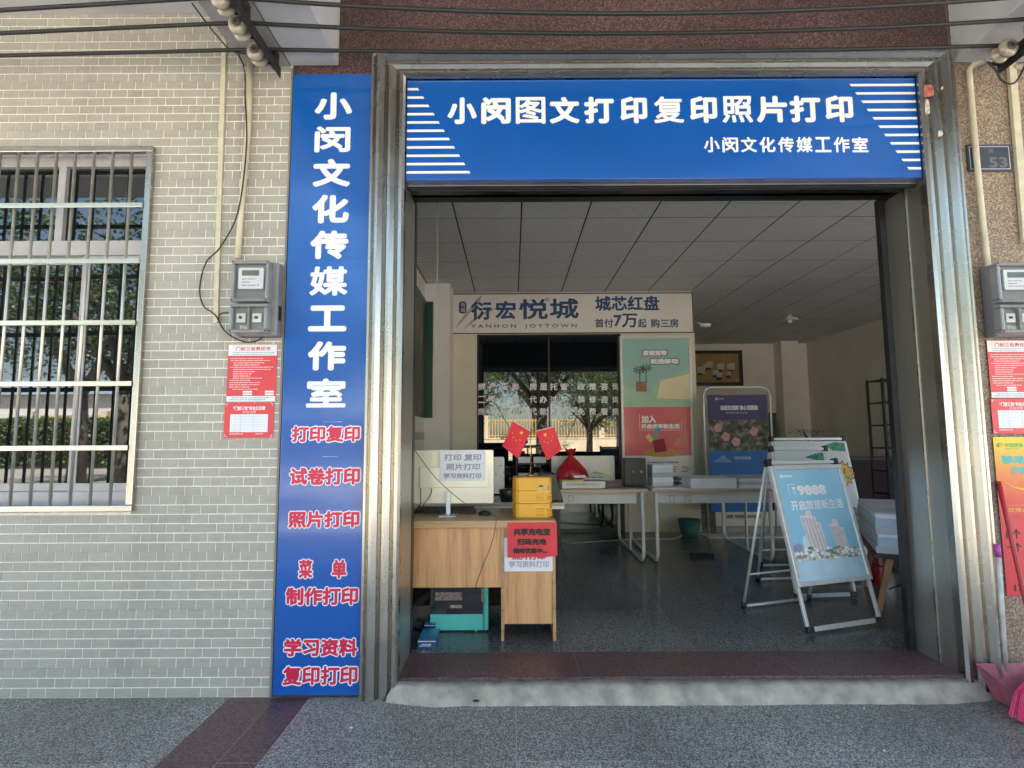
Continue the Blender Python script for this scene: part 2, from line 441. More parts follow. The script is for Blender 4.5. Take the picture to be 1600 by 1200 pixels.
# litter flecks
p = at(549, 1137, z=0); l_ = MB().poly([(-.006, -.01), (.008, -.006), (.006, .012), (-.008, .008)], 0, .001)
o = l_.build('litter_scrap', WHITE); o.location = (p.x, p.y, .0006); o.rotation_euler = (R(-90), 0, .5)
tag(o, 'tiny white paper scrap lying on the grey granite paving below the blue sign', 'litter')

rr = random.Random(31)
for i, (px, py, lab) in enumerate(((745, 1150, 'small dry leaf lying on the paving below the concrete ramp clod'), (1350, 1108, 'tiny pale scrap on the paving at the right end of the ramp'), (1382, 1174, 'small pale scrap on the paving near the bottom right'), (300, 1120, 'small brown dry leaf on the paving beside the red granite bands'), (930, 1130, 'tiny brown leaf fragment on the paving before the doorway'))):
    p = at(px, py, z=0); r_ = .007+.003*rr.random()
    o = MB().add([(r_*math.cos(a)*(1.6 if a in (0, 3) else 1), r_*.6*math.sin(a), .0012+.002*(k % 2)) for k, a in enumerate((0, 1, 2, 3, 4, 5))], [(0, 1, 2, 3, 4, 5)]).build('dry_leaf' if 'leaf' in lab else 'litter_scrap', pmat('dry_leaf_brown', (.2, .12, .05), .7) if 'leaf' in lab else WHITE)
    o.location = (p.x, p.y, .001); o.rotation_euler = (0, 0, rr.random()*6); tag(o, lab, 'litter')
# ================================================================== SHOP BUILDING
bld = thing('shop_building', 'two storey shop building with beige tiled wall, steel door surround and granite piers', 'building', (0, YF, 0))
wz0, wz1 = at(100, 797, YF).z, at(100, 233, YF).z
wxr = at(222, 500, YF).x; wxl = wxr-2.1
TZ = 3.9                                      # top of tiled wall (balcony soffit)
tw = MB()
Y0 = YF+.0; Y1 = YF+.22
for a in ((-6, wxl, Y0+.0016, Y1, 0, TZ), (wxr, WX-.004, Y0+.0016, Y1, 0, TZ), (wxl, wxr, Y0+.0016, Y1, 0, wz0), (wxl, wxr, Y0+.0016, Y1, wz1, TZ)): tw.box(*a)
wall = tw.build('tiled_wall', GROUT, bld)
# tiles
TW, TH, G = .0905, .0497, .0056
tmesh = {}


def tile_shape(wd, zb, zt, x=0, z=0): return (x+G/2, x+wd-G/2, Y0-.0012, Y0+.0015, z+zb, z+zt)


rows = []
row = 0
cells = []
for row in range(int(TZ/TH)):
    z = row*TH; ph = row % 6; zb = G/2 if ph != 3 else .0004; zt = TH-G/2 if ph != 2 else TH-.0004
    off = (row % 2)*TW/2
    dbl = (row*5+3) % 7; ncol = int(5/TW)
    rnd = random.Random(row*13); merged = ph in (0, 1, 4, 5)
    c = 0; x = WX-.012-off
    first = True
    k = 0
    if off: cells.append((x+0, off+.0, z, zb, zt))
    while x > -4.4:
        n = 2 if (merged and (k+dbl) % 7 == 0) else 1
        x -= TW*n; k += n
        cells.append((x, TW*n, z, zb, zt))


def cut(c):
    """clip a tile against the window opening"""
    x, wd, z, zb, zt = c
    if z+zt <= wz0+.012 or z+zb >= wz1-.012 or x > wxr-.012 or x+wd < wxl: return c
    if x+wd > wxr+.02: return (wxr-.001, x+wd-wxr+.001, z, zb, zt)
    return None


cells = [q for q in (cut(c) for c in cells) if q]


def px_size(c):
    X, z = c[0]+c[1]/2, c[2]; d = .995*YF+.097*(z-CZ)
    u, v = 800+X/d*F_PX, 686-(z-CZ)*F_PX/d
    return (c[1]*TH/d/d) if (u > -30 and -20 < v < 1110) else 0


cells.sort(key=lambda c: -px_size(c)*(1 if c[1] > .08 else .5)-.0001*random.random()*0)
vis = [c for c in cells if px_size(c) > 0]
single = cells[:300]; rest = cells[300:]
for x, wd, z, zb, zt in single:
    key = (round(wd, 4), round(zb, 4), round(zt, 4))
    if key not in tmesh:
        o = MB().box(*tile_shape(wd, zb, zt)).build('tile', TILE); tmesh[key] = o.data; bpy.data.objects.remove(o)
        tmesh[key].transform(Matrix.Translation((0, -YF, 0)))
    o = bpy.data.objects.new('tile', tmesh[key]); COL.objects.link(o); o.parent = wall
    o.location = (x, random.uniform(-.0004, .0003), z)
mb = MB()
for x, wd, z, zb, zt in rest: mb.box(*tile_shape(wd, zb, zt, x, z))
o = mb.build('tile', TILE, wall); o['kind'] = 'stuff'; o.name = 'wall_tile'
box('corner_trim', pmat('grey_trim', (.2, .19, .18), .6), bld, WX-.011, WX+.001, YF-.003, YF+.2, 0, at(455, 107, YF).z)

# granite facade parts (behind sign, above door, right of door)
FX0, FX1 = at(580, 600, YF).x, at(1507, 600, YF).x+.03
FRW = OX0-FX0                                  # frame width
JX1 = OX1+.18
box('granite_pier', GR_MAROON, bld, WX+.002, FX0+.03, YF+.004, YF+.4, 0, 4.6)
box('granite_lintel', GR_MAROON, bld, FX0+.031, JX1-.03, YF+.004, YF+.4, HEAD_T+.05, 4.6)
box('granite_strip', GR_MAROON, bld, JX1-.028, at(1485, 103, YF).x, YF+.001, YF+.0035, HEAD_T+.2, 4.6)
DX0, DX1 = 3.75, 6.2                          # the shop's second, open doorway lies just outside the picture
gw = MB().box(JX1-.029, DX0, YF+.004, YF+.4, 0, 4.6).box(DX1, 9, YF+.004, YF+.4, 0, 4.6).box(DX0, DX1, YF+.0041, YF+.4, HEAD_T, 4.6).build('granite_pier', GR_BROWN, bld, label='brown flamed granite pier to the right of the doorway')
# unseen upper storey sized to block the sun, + balcony soffit: shades the pavement
UP = pmat('upper_wall_paint', (.5, .47, .42), .8, 0, .1, 2)
box('upper_storey', UP, bld, -9, 9, YF+.41, 14, 4.605, 6.0)
box('upper_storey_front', UP, bld, -9, 9, YF+.006, YF+.40, 4.603, 6.0)
sofz = at(150, 22, YF).z
bxl0, bxl1, bxl2 = at(383, 95, YF).x, at(455, 107, YF).x, at(530, 103, YF).x
bz = at(490, 104, YF).z
CY = .85
box('balcony_slab', PLASTER, bld, -9, bxl0-.001, CY, YF-.002, sofz, sofz+.3)
box('canopy_slab', PLASTER, bld, bxl0+.001, 9, CY, YF-.002, 4.61, 4.8)
box('balcony_parapet', UP, bld, -9, 9, CY-.14, CY-.002, 3.9, 5.4)
box('side_beam', PLASTER_D, bld, bxl0, bxl1-.004, CY, YF-.003, bz+.0, 4.605)
box('canopy_beam', PLASTER, bld, bxl1, bxl2, CY, YF-.003, bz, 4.604, bevel=.008)
br0 = at(1487, 103, YF).x
box('canopy_beam', PLASTER, bld, br0, br0+.45, CY, YF-.003, bz, 4.604, bevel=.008)
# rest of the shell: side and back walls, roof above ceiling
box('side_wall', UP, bld, -9, XL-.25, YF+.41, 14, 0, 4.6)
box('side_wall', UP, bld, XR+.2, 9, YF+.41, 14, 0, 4.6)
box('back_wall', UP, bld, XL-.24, XR+.19, YB+.25, 14, 0, 4.6)
# reveal side above header etc.
box('shutter_box', pmat('shutter_housing', (.03, .03, .034), .4, .5), bld, OX0-.02, OX1+.02, YF+.06, YR, HEAD_B+.02, HEAD_T+.049)

# door surround: moulded stainless profile, mitred. profile = (distance out from opening, y)
fr = thing('door_surround', None, None); del_me = fr
fr.location = (0, 0, 0); fr.parent = bld; fr.location = (0, -YF, 0)
bpy.data.objects.remove(fr)
prof = [(0, .02), (0, -.03), (.012, -.045), (.03, -.045), (.036, -.03), (.044, -.026), (.052, -.045), (.075, -.06), (.09, -.06), (.1, -.04), (.108, -.036), (.116, -.055),
        (.14, -.075), (.155, -.075), (.163, -.055), (.17, -.05), (.178, -.06), (1.0, -.06), (1.0, .02)]


def moulding(name, mat, pts_fn, wtot, s0=0):
    pr = [((d if d < .9 else wtot/1.0), y) for d, y in prof]
    pr = [(min(d, wtot), y) for d, y in pr]
    mb = MB(); n = len(pr); A = [pts_fn(d, y, 0) for d, y in pr]; B = [pts_fn(d, y, 1) for d, y in pr]
    mb.add(A+B, [(i, i+1, n+i+1, n+i) for i in range(n-1)])
    return mb.build(name, mat, bld)


HT = HEAD_T+.005
WL = .19; WT = at(1000, 88, YF).z-HT; WR = .19
moulding('door_jamb', STEEL, lambda d, y, t: (OX0-d, YF+y, 0 if t == 0 else HT+d*WT/WL), WL)
moulding('door_jamb', STEEL, lambda d, y, t: (OX1+d, YF+y, 0 if t == 0 else HT+d*WT/WR), WR)
moulding('door_head', STEEL_X, lambda d, y, t: (OX0-d if t == 0 else OX1+d, YF+y, HT+d*WT/WL), WL)
# reveals
box('door_reveal', STEEL_D, bld, OX0-.02, OX0-.001, YF+.021, YR, FL, HEAD_B)
rv = box('door_reveal', STEEL_D, bld, OX1+.001, OX1+.02, YF+.021, YR, .0, HEAD_B)
box('reveal_seam', STEEL, bld, OX1-.005, OX1+.0008, YF+.14, YF+.152, FL, HEAD_B)
box('guide_rail', DARK, bld, OX1-.035, OX1-.0, YR+.001, YR+.045, FL, HEAD_B+.02)
box('guide_rail', DARK, bld, OX0, OX0+.004, YR+.001, YR+.045, FL, HEAD_B+.02)
box('shutter_slot', DARK, bld, OX0, OX1, YF+.05, YF+.07, HEAD_B-.03, HEAD_B+.05)
for i, (yy, zz) in enumerate(((.03, .022), (.12, .01), (.22, -.02))):
    box('shutter_rail', pmat('dark_steel', (.1, .1, .11), .25, .9), bld, OX0+.002, OX1-.002, YF+yy, YF+yy+.06, HEAD_B-zz, HEAD_B+.045, bevel=.004)
for X0, X1 in ((OX0-.32, OX0-.0205), (OX1+.0205, OX1+.35)):
    pass
box('return_wall', IWALL, bld, XL-.24, OX0-.021, YF+.401, YR+.09, 0, 4.6)
for q in ((OX1+.021, DX0, 0), (DX1, XR+.19, 0), (DX0, DX1, HEAD_T)): box('return_wall', IWALL, bld, q[0], q[1], YF+.401, YR+.09, q[2], 4.6)
box('reveal_backing', DARK, bld, OX0-.08, OX0-.0205, YF+.022, YF+.4, 0, HEAD_T)
box('reveal_backing', DARK, bld, OX1+.0205, OX1+.1, YF+.022, YF+.4, 0, HEAD_T)
box('lintel_back', DARK, bld, OX0-.02, OX1+.02, YR+.001, YR+.09, HEAD_B+.05, 4.6)
box('rail_backing', DARK, bld, OX1+.0005, OX1+.0205, YR+.001, YR+.09, FL, HEAD_B+.018)
box('rail_backing', DARK, bld, OX0-.0205, OX0-.0005, YR+.001, YR+.09, FL, HEAD_B+.018)

# window: frame, sashes, panes, transom
wn = MB()
fy0, fy1 = YF+.09, YF+.15
trz0, trz1 = at(100, 399, fy0).z, at(100, 376, fy0).z
mulx = at(124, 520, fy0).x; mulx_t = at(95, 300, fy0).x
wn.box(wxl, wxr, fy0, fy1, wz0, wz0+.09); wn.box(wxl, wxr, fy0, fy1, wz1-.06, wz1-.0)
wn.box(wxr-.05, wxr, fy0+.001, fy1-.001, wz0+.09, wz1-.06); wn.box(wxl, wxl+.05, fy0+.001, fy1-.001, wz0+.09, wz1-.06)
wn.box(wxl+.05, wxr-.05, fy0-.002, fy1-.002, trz0, trz1)
win = wn.build('window', WHITE_ALU, bld, bevel=.004)
win_ = win
box('mullion', WHITE_ALU, win, mulx_t-.022, mulx_t+.022, fy0+.002, fy1-.004, trz1, wz1-.06, bevel=.003)
for xa, xb, yy, zz0, zz1 in ((mulx-.02, wxr-.05, .012, wz0+.09, trz0), (wxl+.05, mulx+.02, .036, wz0+.09, trz0)):
    s_ = MB(); t = .045
    s_.box(xa, xb, fy0+yy, fy0+yy+.02, zz0, zz0+t); s_.box(xa, xb, fy0+yy, fy0+yy+.02, zz1-t, zz1)
    s_.box(xa, xa+t, fy0+yy+.0005, fy0+yy+.0195, zz0+t, zz1-t); s_.box(xb-t, xb, fy0+yy+.0005, fy0+yy+.0195, zz0+t, zz1-t)
    s_.build('sash', WHITE_ALU, win, bevel=.002)
    box('pane', GLASS, win, xa+t, xb-t, fy0+yy+.008, fy0+yy+.013, zz0+t, zz1-t)
box('pane', GLASS, win, wxl+.05, mulx_t-.022, fy0+.03, fy0+.036, trz1, wz1-.06)
box('pane', GLASS, win, mulx_t+.022, wxr-.05, fy0+.03, fy0+.036, trz1, wz1-.06)
box('dark_room_block', BLACK, bld, wxl, wxr, YF+.221, YF+.4, wz0, wz1)  # solid black block: the unlit room's darkness put into colour
# window bars (stainless grille on the wall face)
gr = MB(); gx0, gx1 = wxl-.02, at(238, 400, YF-.02).x; gz0, gz1 = at(100, 800, YF-.02).z, at(100, 230, YF-.02).z
gxr = at(222, 500, YF-.02).x+.012
t = .035
gr.box(gx0, gxr, YF-.035, YF-.003, gz0, gz0+t); gr.box(gx0, gxr, YF-.035, YF-.003, gz1-t, gz1)
gr.box(gxr-t, gxr, YF-.034, YF-.004, gz0+t, gz1-t); gr.box(gx0, gx0+t, YF-.034, YF-.004, gz0+t, gz1-t)
grill = gr.build('window_grille', STEEL, bld, bevel=.004)
for py in (322, 409, 505, 600, 700):
    z_ = at(120, py, YF-.03).z
    box('flat_bar', steel_mat('scratched_steel', (.66, .62, .5), .3, 'X') if 'scratched_steel' not in MATS else MATS['scratched_steel'], grill, gx0+t, gxr-t, YF-.046, YF-.038, z_-.014, z_+.014, bevel=.002)
x = gxr-t-.085
while x > gx0+t:
    MB().tube([(x, YF-.028, gz0+t), (x, YF-.028, gz1-t)], .0084, 10).build('round_bar', pmat('brushed_tube', (.54, .51, .45), .4, .75, .1, 12), grill); x -= .1075

# threshold: red granite between the jambs and a concrete ramp in front
th = struct('threshold', pmat('mortar_bed', (.42, .4, .36), .9), OX0+.0, OX1-.0, YF-.008, YR, 0, FL-.0016)
ym = YF-.02
xs = [OX0+.001, at(905, 1050, z=FL).x, at(1095, 1050, z=FL).x+.5, OX1-.001]
for a, b in zip(xs, xs[1:]): slab(th, 'red_granite_slab', a, b, ym, YR, FL, GR_RED, gap=.001)
rb = MB(); x0 = at(600, 1104, z=0).x; x1 = at(1582, 1098, z=0).x; yb = at(1000, 1103, z=0).y
N = 40; vs_ = []; rr = random.Random(3)
for i in range(N+1):
    x = x0+(x1-x0)*i/N; e_ = min(1, i/2.5, (N-i)/3.5) if i not in (0, N) else 0; xx = min(max(x, OX0-.02), OX1+.05)
    n1 = rr.uniform(-.006, .006)
    ramp_f = yb+(.05*(1-e_))+n1
    vs_ += [(x, ramp_f, -.004), (x, ramp_f+.02, .022+.012*e_), (x*.3+xx*.7, (ramp_f+ym)/2, .055+.01*e_+n1*.2), (xx, ym-.002, FL-.012+rr.uniform(-.003, .002)), (xx, ym-.001, -.004)]
rb.add(vs_, [(i*5+j, (i+1)*5+j, (i+1)*5+j+1, i*5+j+1) for i in range(N) for j in range(4)], True)
rb.add([vs_[0], vs_[1], vs_[2], vs_[3], vs_[4]], [(0, 1, 2, 3, 4)]); rb.add(vs_[-5:], [(4, 3, 2, 1, 0)])
rmp = rb.build('concrete_ramp', CONC); rmp['kind'] = 'structure'
p = at(744, 1097, z=.03); o = MB().lathe([(.0001, .0), (.02, .002), (.014, .006), (.001, .007)], (0, 0, 0), 7).build('pebble', BLACK); o.location = (p.x, p.y, .033)
o.scale = (1, .6, 1); tag(o, 'small dark clod lying on the concrete ramp at the door', 'stone')

# ================================================================== SIGNS
s0 = at(433, 1088, YF-.025); s1 = at(586, 114, YF-.025)
sx0, sx1 = at(441, 600, YF-.025).x+.003, at(580, 600, YF-.025).x-.002
sz0, sz1 = .015, at(520, 115, YF-.025).z
vb = thing('vertical_shop_sign', 'tall blue vertical sign panel with white and red Chinese lettering between tiled wall and doorway', 'sign', ((sx0+sx1)/2, YF-.02, sz0))
zs1 = at(500, 404, YF-.025).z; zs2 = at(500, 670, YF-.025).z
vpan = MB().box(sx0, sx1, YF-.022, YF-.001, sz0, sz1).build('panel', BLUE, vb, bevel=.002)
yS = YF-.0232


def pbox(px0, py0, px1, py1, y):
    a, b = at(px0, py1, y), at(px1, py0, y); return a.x, b.x, a.z, b.z


BIG = [('小', 491, 144, 551, 187), ('闵', 491, 197, 548, 238), ('文', 488, 248, 548, 292), ('化', 487, 304, 546, 349), ('传', 484, 360, 545, 405),
       ('媒', 483, 416, 544, 462), ('工', 481, 477, 542, 518), ('作', 480, 533, 541, 579), ('室', 478, 591, 541, 637)]
for ch, a, b, c, d in BIG:
    lettering(ch, vb, WHITE, *pbox(a, b, c, d, yS), yS, bold=.0062 if ch in '媒室闵' else .0085)
RT = [('打印复印', 454, 664, 564, 692), ('试卷打印', 451, 729, 564, 759), ('照片打印', 449, 797, 563, 826), ('菜', 465, 873, 490, 905), ('单', 517, 873, 543, 905),
      ('制作打印', 445, 916, 561, 947), ('学习资料', 442, 996, 560, 1027), ('复印打印', 440, 1039, 560, 1072)]
for s, a, b, c, d in RT:
    X = pbox(a, b, c, d, yS); e_ = .0075
    for bo_, nm, mt_, yo in ((.0098, 'lettering_outline', WHITE, 0), (.0042 if '复' not in s and '菜' not in s else .0036, 'lettering', PINKRED, .0006)):
        lettering(s, vb, mt_, X[0]+e_-bo_, X[1]-e_+bo_, X[2]+e_-bo_, X[3]-e_+bo_, yS-yo, bold=bo_, name=nm)
box('sheet_seam', pmat('blue_seam', (.003, .05, .3), .3), vb, sx0, sx1, YF-.0226, YF-.022, zs1-.001, zs1)
printed_lines(vb, pmat('pale_blue_print', (.2, .35, .7), .5), *pbox(505, 657, 560, 661, yS), 1, yS, 4, .25)
printed_lines(vb, MATS['pale_blue_print'], *pbox(496, 711, 532, 716, yS), 1, yS, 5, .25)

# header sign
YH = YF-.006
hx0, hx1 = OX0+.003, OX1-.003
hz0, hz1 = HEAD_B, HEAD_T
hd = thing('header_shop_sign', 'wide blue fascia sign with white Chinese lettering and stripe corners above the doorway', 'sign', ((hx0+hx1)/2, YF, hz0))
MB().box(hx0, hx1, YH, YH+.04, hz0, hz1).build('panel', BLUE, hd, bevel=.002)
yH = YH-.001
titles = '小闵图文打印复印照片打印'
cx = [722, 775, 829, 882, 936, 990, 1045, 1099, 1152, 1206, 1258, 1311]
for ch, c in zip(titles, cx):
    yy = 173-(c-722)*.005
    hw = 23 if ch not in '印' else 20.5
    lettering(ch, hd, WHITE, *pbox(c-hw, yy-21, c+hw, yy+21, yH), yH, bold=.0042 if ch in '图复照' else .0075)
for i, ch in enumerate('小闵文化传媒工作室'):
    c = 1112+i*29; lettering(ch, hd, WHITE, *pbox(c-11.8, 214, c+11.8, 238, yH), yH, bold=.0026)
for i in range(11):
    y_ = 139.5+i*13.0; x_ = 654+i*8.0
    a = at(632, y_, yH); b = at(x_, y_, yH); h = .0072; w0 = hx0+.004
    MB().poly([(w0, a.z-h), (b.x+.004, a.z-h), (b.x-.004, a.z+h), (w0, a.z+h)], yH-.0004, yH).build('white_stripe', WHITE, hd)
    x_ = 1329+i*9.0; y_ = 133+i*13.0
    b = at(x_, y_, yH)
    MB().poly([(b.x+.004, b.z-h), (hx1-.004, b.z-h), (hx1-.004, b.z+h), (b.x-.006, b.z+h)], yH-.0004, yH).build('white_stripe', WHITE, hd)

# ================================================================== INTERIOR SHELL
fl = struct('shop_floor', pmat('mortar_bed', (.42, .4, .36), .9), XL-.2, XR+.2, YR, YB+.2, 0, FL-.0016)
y = YR+.0005; j = 0
while y < YB:
    x = XL-.2+(.0)
    while x < XR:
        slab(fl, 'granite_slab', x, min(x+.8, XR+.2), y, min(y+.8, YB+.2), FL, GR_DARK, gap=.0012); x += .8
    y += .8
ce = struct('ceiling', pmat('ceiling_void', (.01, .01, .01), .9), XL-.2, XR+.2, YR+.091, YB+.2, CEILZ+.0045, CEILZ+.1)
# grid lines fixed by the photograph: one line runs at x=817 -> 809
gx = at(812, 400, z=CEILZ).x; gy = at(800, 341.5, z=CEILZ).y
PY = .64; PX = .6
i0 = int((XL-.3-gx)/PX)-1; j0 = int((YR+.2-gy)/PY)-1
cm = {}
for i in range(i0, i0+20):
    for j in range(j0, j0+18):
        xa, xb = max(gx+i*PX, XL-.2), min(gx+(i+1)*PX, XR+.2); ya, yb_ = max(gy+j*PY, YR+.092), min(gy+(j+1)*PY, YB+.2)
        if xb-xa < .03 or yb_-ya < .03: continue
        key = (round(xb-xa, 3), round(yb_-ya, 3))
        if key not in cm:
            q = MB().box(-(xb-xa)/2+.007, (xb-xa)/2-.007, -(yb_-ya)/2+.007, (yb_-ya)/2-.007, 0, .002).build('ceiling_panel', CEIL); cm[key] = q.data; bpy.data.objects.remove(q)
        o = bpy.data.objects.new('ceiling_panel', cm[key]); COL.objects.link(o); o.parent = ce; o.location = ((xa+xb)/2, (ya+yb_)/2, CEILZ+random.uniform(0, .001))
lw = struct('interior_wall_left', IWALL, XL-.2, XL, YR+.091, YB+.2, 0, CEILZ+.1)
# dado of tiles with border on the left wall
dz = at(650, 655, X=XL-.0).z if 0 else 1.34+.06
MB().box(XL+.0005, XL+.008, YR+.21, 7.19, FL, 1.33).build('tile_dado', IWALL_L, lw)
mb = MB()
bo = MB().box(XL+.0005, XL+.012, YR+.21, 7.19, 1.335, 1.43).build('dado_border', pmat('border_tile', (.34, .33, .26), .4, 0, .6, 30, bump=.3, bscale=50), lw)
struct('interior_wall_right', IWALL, XR, XR+.19, YR+.091, YB+.2, 0, CEILZ+.1)
bw = struct('interior_wall_back', IWALL, XL, XR-.001, YB, YB+.2, 0, CEILZ+.1)
pil0, pil1 = at(1220, 600, YB-.3).x, at(1247, 600, YB-.3).x
box('pilaster', IWALL, bw, pil0+.02, pil1+.02, YB-.35, YB-.001, FL, CEILZ-.002)
box('doorway', pmat('blue_grey_door', (.09, .11, .13), .5), bw, at(1203, 700, YB).x, pil0, YB-.03, YB-.001, FL, at(1210, 645, YB).z)

# pier and office partition
YP = 7.65
PXL, PXR = at(705, 600, YP).x, at(1088, 600, YP).x
pier = struct('interior_pier', IWALL, XL+.0005, at(667, 500, 7.2).x+.30, 7.2, YP+.3, FL-.012, CEILZ-.002)
po = thing('office_partition', 'dark glass office partition at the back with white Chinese service lettering on its panes', 'partition', ((PXL+PXR)/2, YP, FL))
gxa, gxb = at(745, 620, YP).x, at(972, 620, YP).x; sgz0, sgz1 = at(890, 522, YP).z, CEILZ-.003
PW = pmat('partition_cream', (.6, .57, .46), .6, 0, .05, 3)
MB().box(at(704, 600, YP).x+.002, gxa, YP-.001, YP+.12, FL, sgz1).build('end_post', PW, po)
MB().box(gxb, PXR, YP-.001, YP+.12, FL, sgz1).build('wall_panel', PW, po)
MB().box(gxa+.001, gxb-.001, YP+.0, YP+.1, sgz0, sgz1).build('header_panel', PW, po)
gm = (gxa+gxb)/2+.0
for a, b in ((gxa+.02, gm-.012), (gm+.012, gxb-.05)): MB().box(a, b, YP+.03, YP+.04, FL+.04, sgz0).build('pane', PGLASS, po)
fm = MB(); fm.box(gxa+.0005, gxa+.02, YP+.01, YP+.06, FL+.04, sgz0-.001); fm.box(gxb-.05, gxb-.0005, YP+.01, YP+.06, FL+.04, sgz0-.001); fm.box(gm-.012, gm+.012, YP+.015, YP+.055, FL+.04, sgz0-.001); fm.box(gxa, gxb, YP+.012, YP+.058, FL, FL+.039)
fm.build('frame', DARK, po)
bd = box('side_panel', PW, po, PXR-.1, PXR-.002, YP+.121, YB-.001, FL, sgz1)
GT = pmat('grey_white_window_lettering', (.85, .82, .84), .5)
yG = YP+.028
cols = [(744, 838-10), (828, 887), (902, 968)]
ROWS = [('房产买卖', '房屋托管', '政策咨询', 604), ('二手房源', '代办过户', '装修咨询', 624), ('房屋租赁', '代款按揭', '免费看房', 643)]
for a, b, c, py in ROWS:
    for s, (xa, xb) in zip((a, b, c), ((746, 811), (827, 887), (902, 968))):
        for i, ch in enumerate(s):
            c_ = xa+6+(xb-xa-12)*i/3
            lettering(ch, po, GT, *pbox(c_-5.6, py-5.6, c_+5.8, py+5.8, yG), yG, bold=.0034)

# sign above the partition
y = YP-.03
os_ = thing('office_header_sign', 'long grey-white indoor sign with navy Chinese lettering above the glass office partition', 'sign', ((PXL+PXR)/2, y, sgz0))
X = pbox(706, 457, 1082, 522, y)
MB().box(X[0], X[1], y, YP-.002, X[2], min(X[3], sgz1-.004)).build('panel', pmat('satin_white_sign', (.68, .65, .61), .35, 0, .06, 2), os_)
b_ = MB(); zt = min(X[3], sgz1-.004)
for q in ((X[0], X[1], zt-.012, zt), (X[0], X[1], X[2], X[2]+.012), (X[0], X[0]+.012, X[2]+.012, zt-.012), (X[1]-.012, X[1], X[2]+.012, zt-.012)): b_.box(q[0], q[1], y-.008, y-.0005, q[2], q[3])
b_.build('edge_frame', DARK, os_)
yy = y-.002
for ch, a, b, c, d in (('衍', 736, 471, 768, 500), ('宏', 774, 470, 806, 499), ('悦', 811, 467, 856, 499), ('城', 859, 466, 904, 498)):
    lettering(ch, os_, NAVY, *pbox(a, b, c, d, yy), yy, bold=.009)
lettering('Y A N H O N    J O Y T O W N', os_, pmat('dim_navy_print', (.05, .07, .12), .5), *pbox(736, 506, 901, 514, yy), yy, bold=.0015)
lettering('®', os_, MATS['dim_navy_print'], *pbox(852, 464, 859, 471, yy), yy)
lettering('城芯红盘', os_, NAVY, *pbox(930, 462, 1030, 486, yy), yy, bold=.007)
lettering('首付', os_, NAVY, *pbox(930, 498, 958, 512, yy), yy, bold=.003)
lettering('7万', os_, NAVY, *pbox(959, 490, 996, 512, yy), yy, bold=.006)
lettering('起', os_, NAVY, *pbox(997, 498, 1010, 512, yy), yy, bold=.003)
lettering('购三房', os_, NAVY, *pbox(1017, 498, 1060, 512, yy), yy, bold=.003)
X = pbox(717, 471, 729, 490, yy); MB().rbox(X[0], X[1], yy-.001, yy, X[2], X[3], .04).build('seal_mark', NAVY, os_)
lettering('悦', os_, MATS['satin_white_sign'], *pbox(720, 473, 727, 480, yy), yy-.002); lettering('城', os_, MATS['satin_white_sign'], *pbox(720, 481, 727, 488, yy), yy-.002)
cl = MB()
for i, (a, b, c, d, e, f_) in enumerate(((712, 512, 740, 478, 752, 462), (725, 514, 752, 492, 790, 476))):
    P = catmull([at(a, b, yy), at(c, d, yy), at(e, f_, yy)], 6)
    for q in range(len(P)-1):
        w_ = .03*math.sin(math.pi*(q+.5)/len(P))+.004
        cl.add([P[q]+Vector((-w_, 0, 0)), P[q+1]+Vector((-w_, 0, 0)), P[q+1]+Vector((w_, 0, 0)), P[q]+Vector((w_, 0, 0))], [(0, 1, 2, 3)])
cl.build('grey_brush_wave', pmat('pale_grey_print', (.36, .35, .34), .5), os_)

# light-box poster right of the glass
yq = YP-.05
lb = thing('lightbox_poster', 'tall framed plastic-covered poster, teal beach scene above red panel, on the office partition', 'poster', (at(1030, 700, yq).x, YP, at(1030, 745, yq).z))
X = pbox(973, 525, 1090, 752, yq); x0, x1, z0, z1 = X
x1 = at(1083, 640, yq).x
b_ = MB(); t = .035
for q in ((x0, x1, z1-t, z1), (x0, x1, z0, z0+t), (x0, x0+t, z0+t, z1-t), (x1-t, x1, z0+t, z1-t)): b_.box(q[0], q[1], yq-.012, YP-.002, q[2], q[3])
b_.build('frame', ALU, lb, bevel=.004)


def film(name, col, rough=.2):
    return pmat(name, col, rough, 0, .05, 3, bump=.5, bscale=5, coat=1)


zm = at(1030, 636, yq).z; zw = at(1030, 712, yq).z
yb1 = yq-.002
MB().box(x0+t, x1-t, yb1, YP-.004, zm, z1-t).build('teal_print', film('teal_film', (.34, .55, .52)), lb)
MB().box(x0+t, x1-t, yb1, YP-.004, zw, zm).build('red_print', film('red_film', (.72, .16, .17)), lb)
MB().box(x0+t, x1-t, yb1, YP-.004, z0+t, zw).build('white_print', film('white_film', (.75, .74, .68)), lb)
yt = yb1-.001
MB().poly([(x0+t, zm), (x1-t, zm), (x1-t, zm+.52), ((x0+x1)/2+.02, zm+.38), ((x0+x1)/2-.1, zm+.15), (x0+t, zm+.3)][::-1], yt, yt+.0008).build('green_beach_print', film('green_film', (.4, .6, .42)), lb)
MB().poly([(x1-t, zm+.1), (x1-t, zm+.45), ((x0+x1)/2+.06, zm+.36), ((x0+x1)/2, zm+.12)], yt-.001, yt-.0002).build('sand_print', film('sand_film', (.8, .7, .48)), lb)
for s, q in (('度假宽带', (1004, 547, 1042, 556)), ('就选移动', (1016, 560, 1060, 569))):
    lettering(s, lb, pmat('dark_teal_print', (.06, .14, .16), .5), *pbox(q[0]-1.5, q[1]-1.5, q[2]+1.5, q[3]+1.5, yt), yt-.001, bold=.012, name='lettering_shadow')
    lettering(s, lb, WHITE, *pbox(*q, yt), yt-.002, bold=.006)
palm = MB()
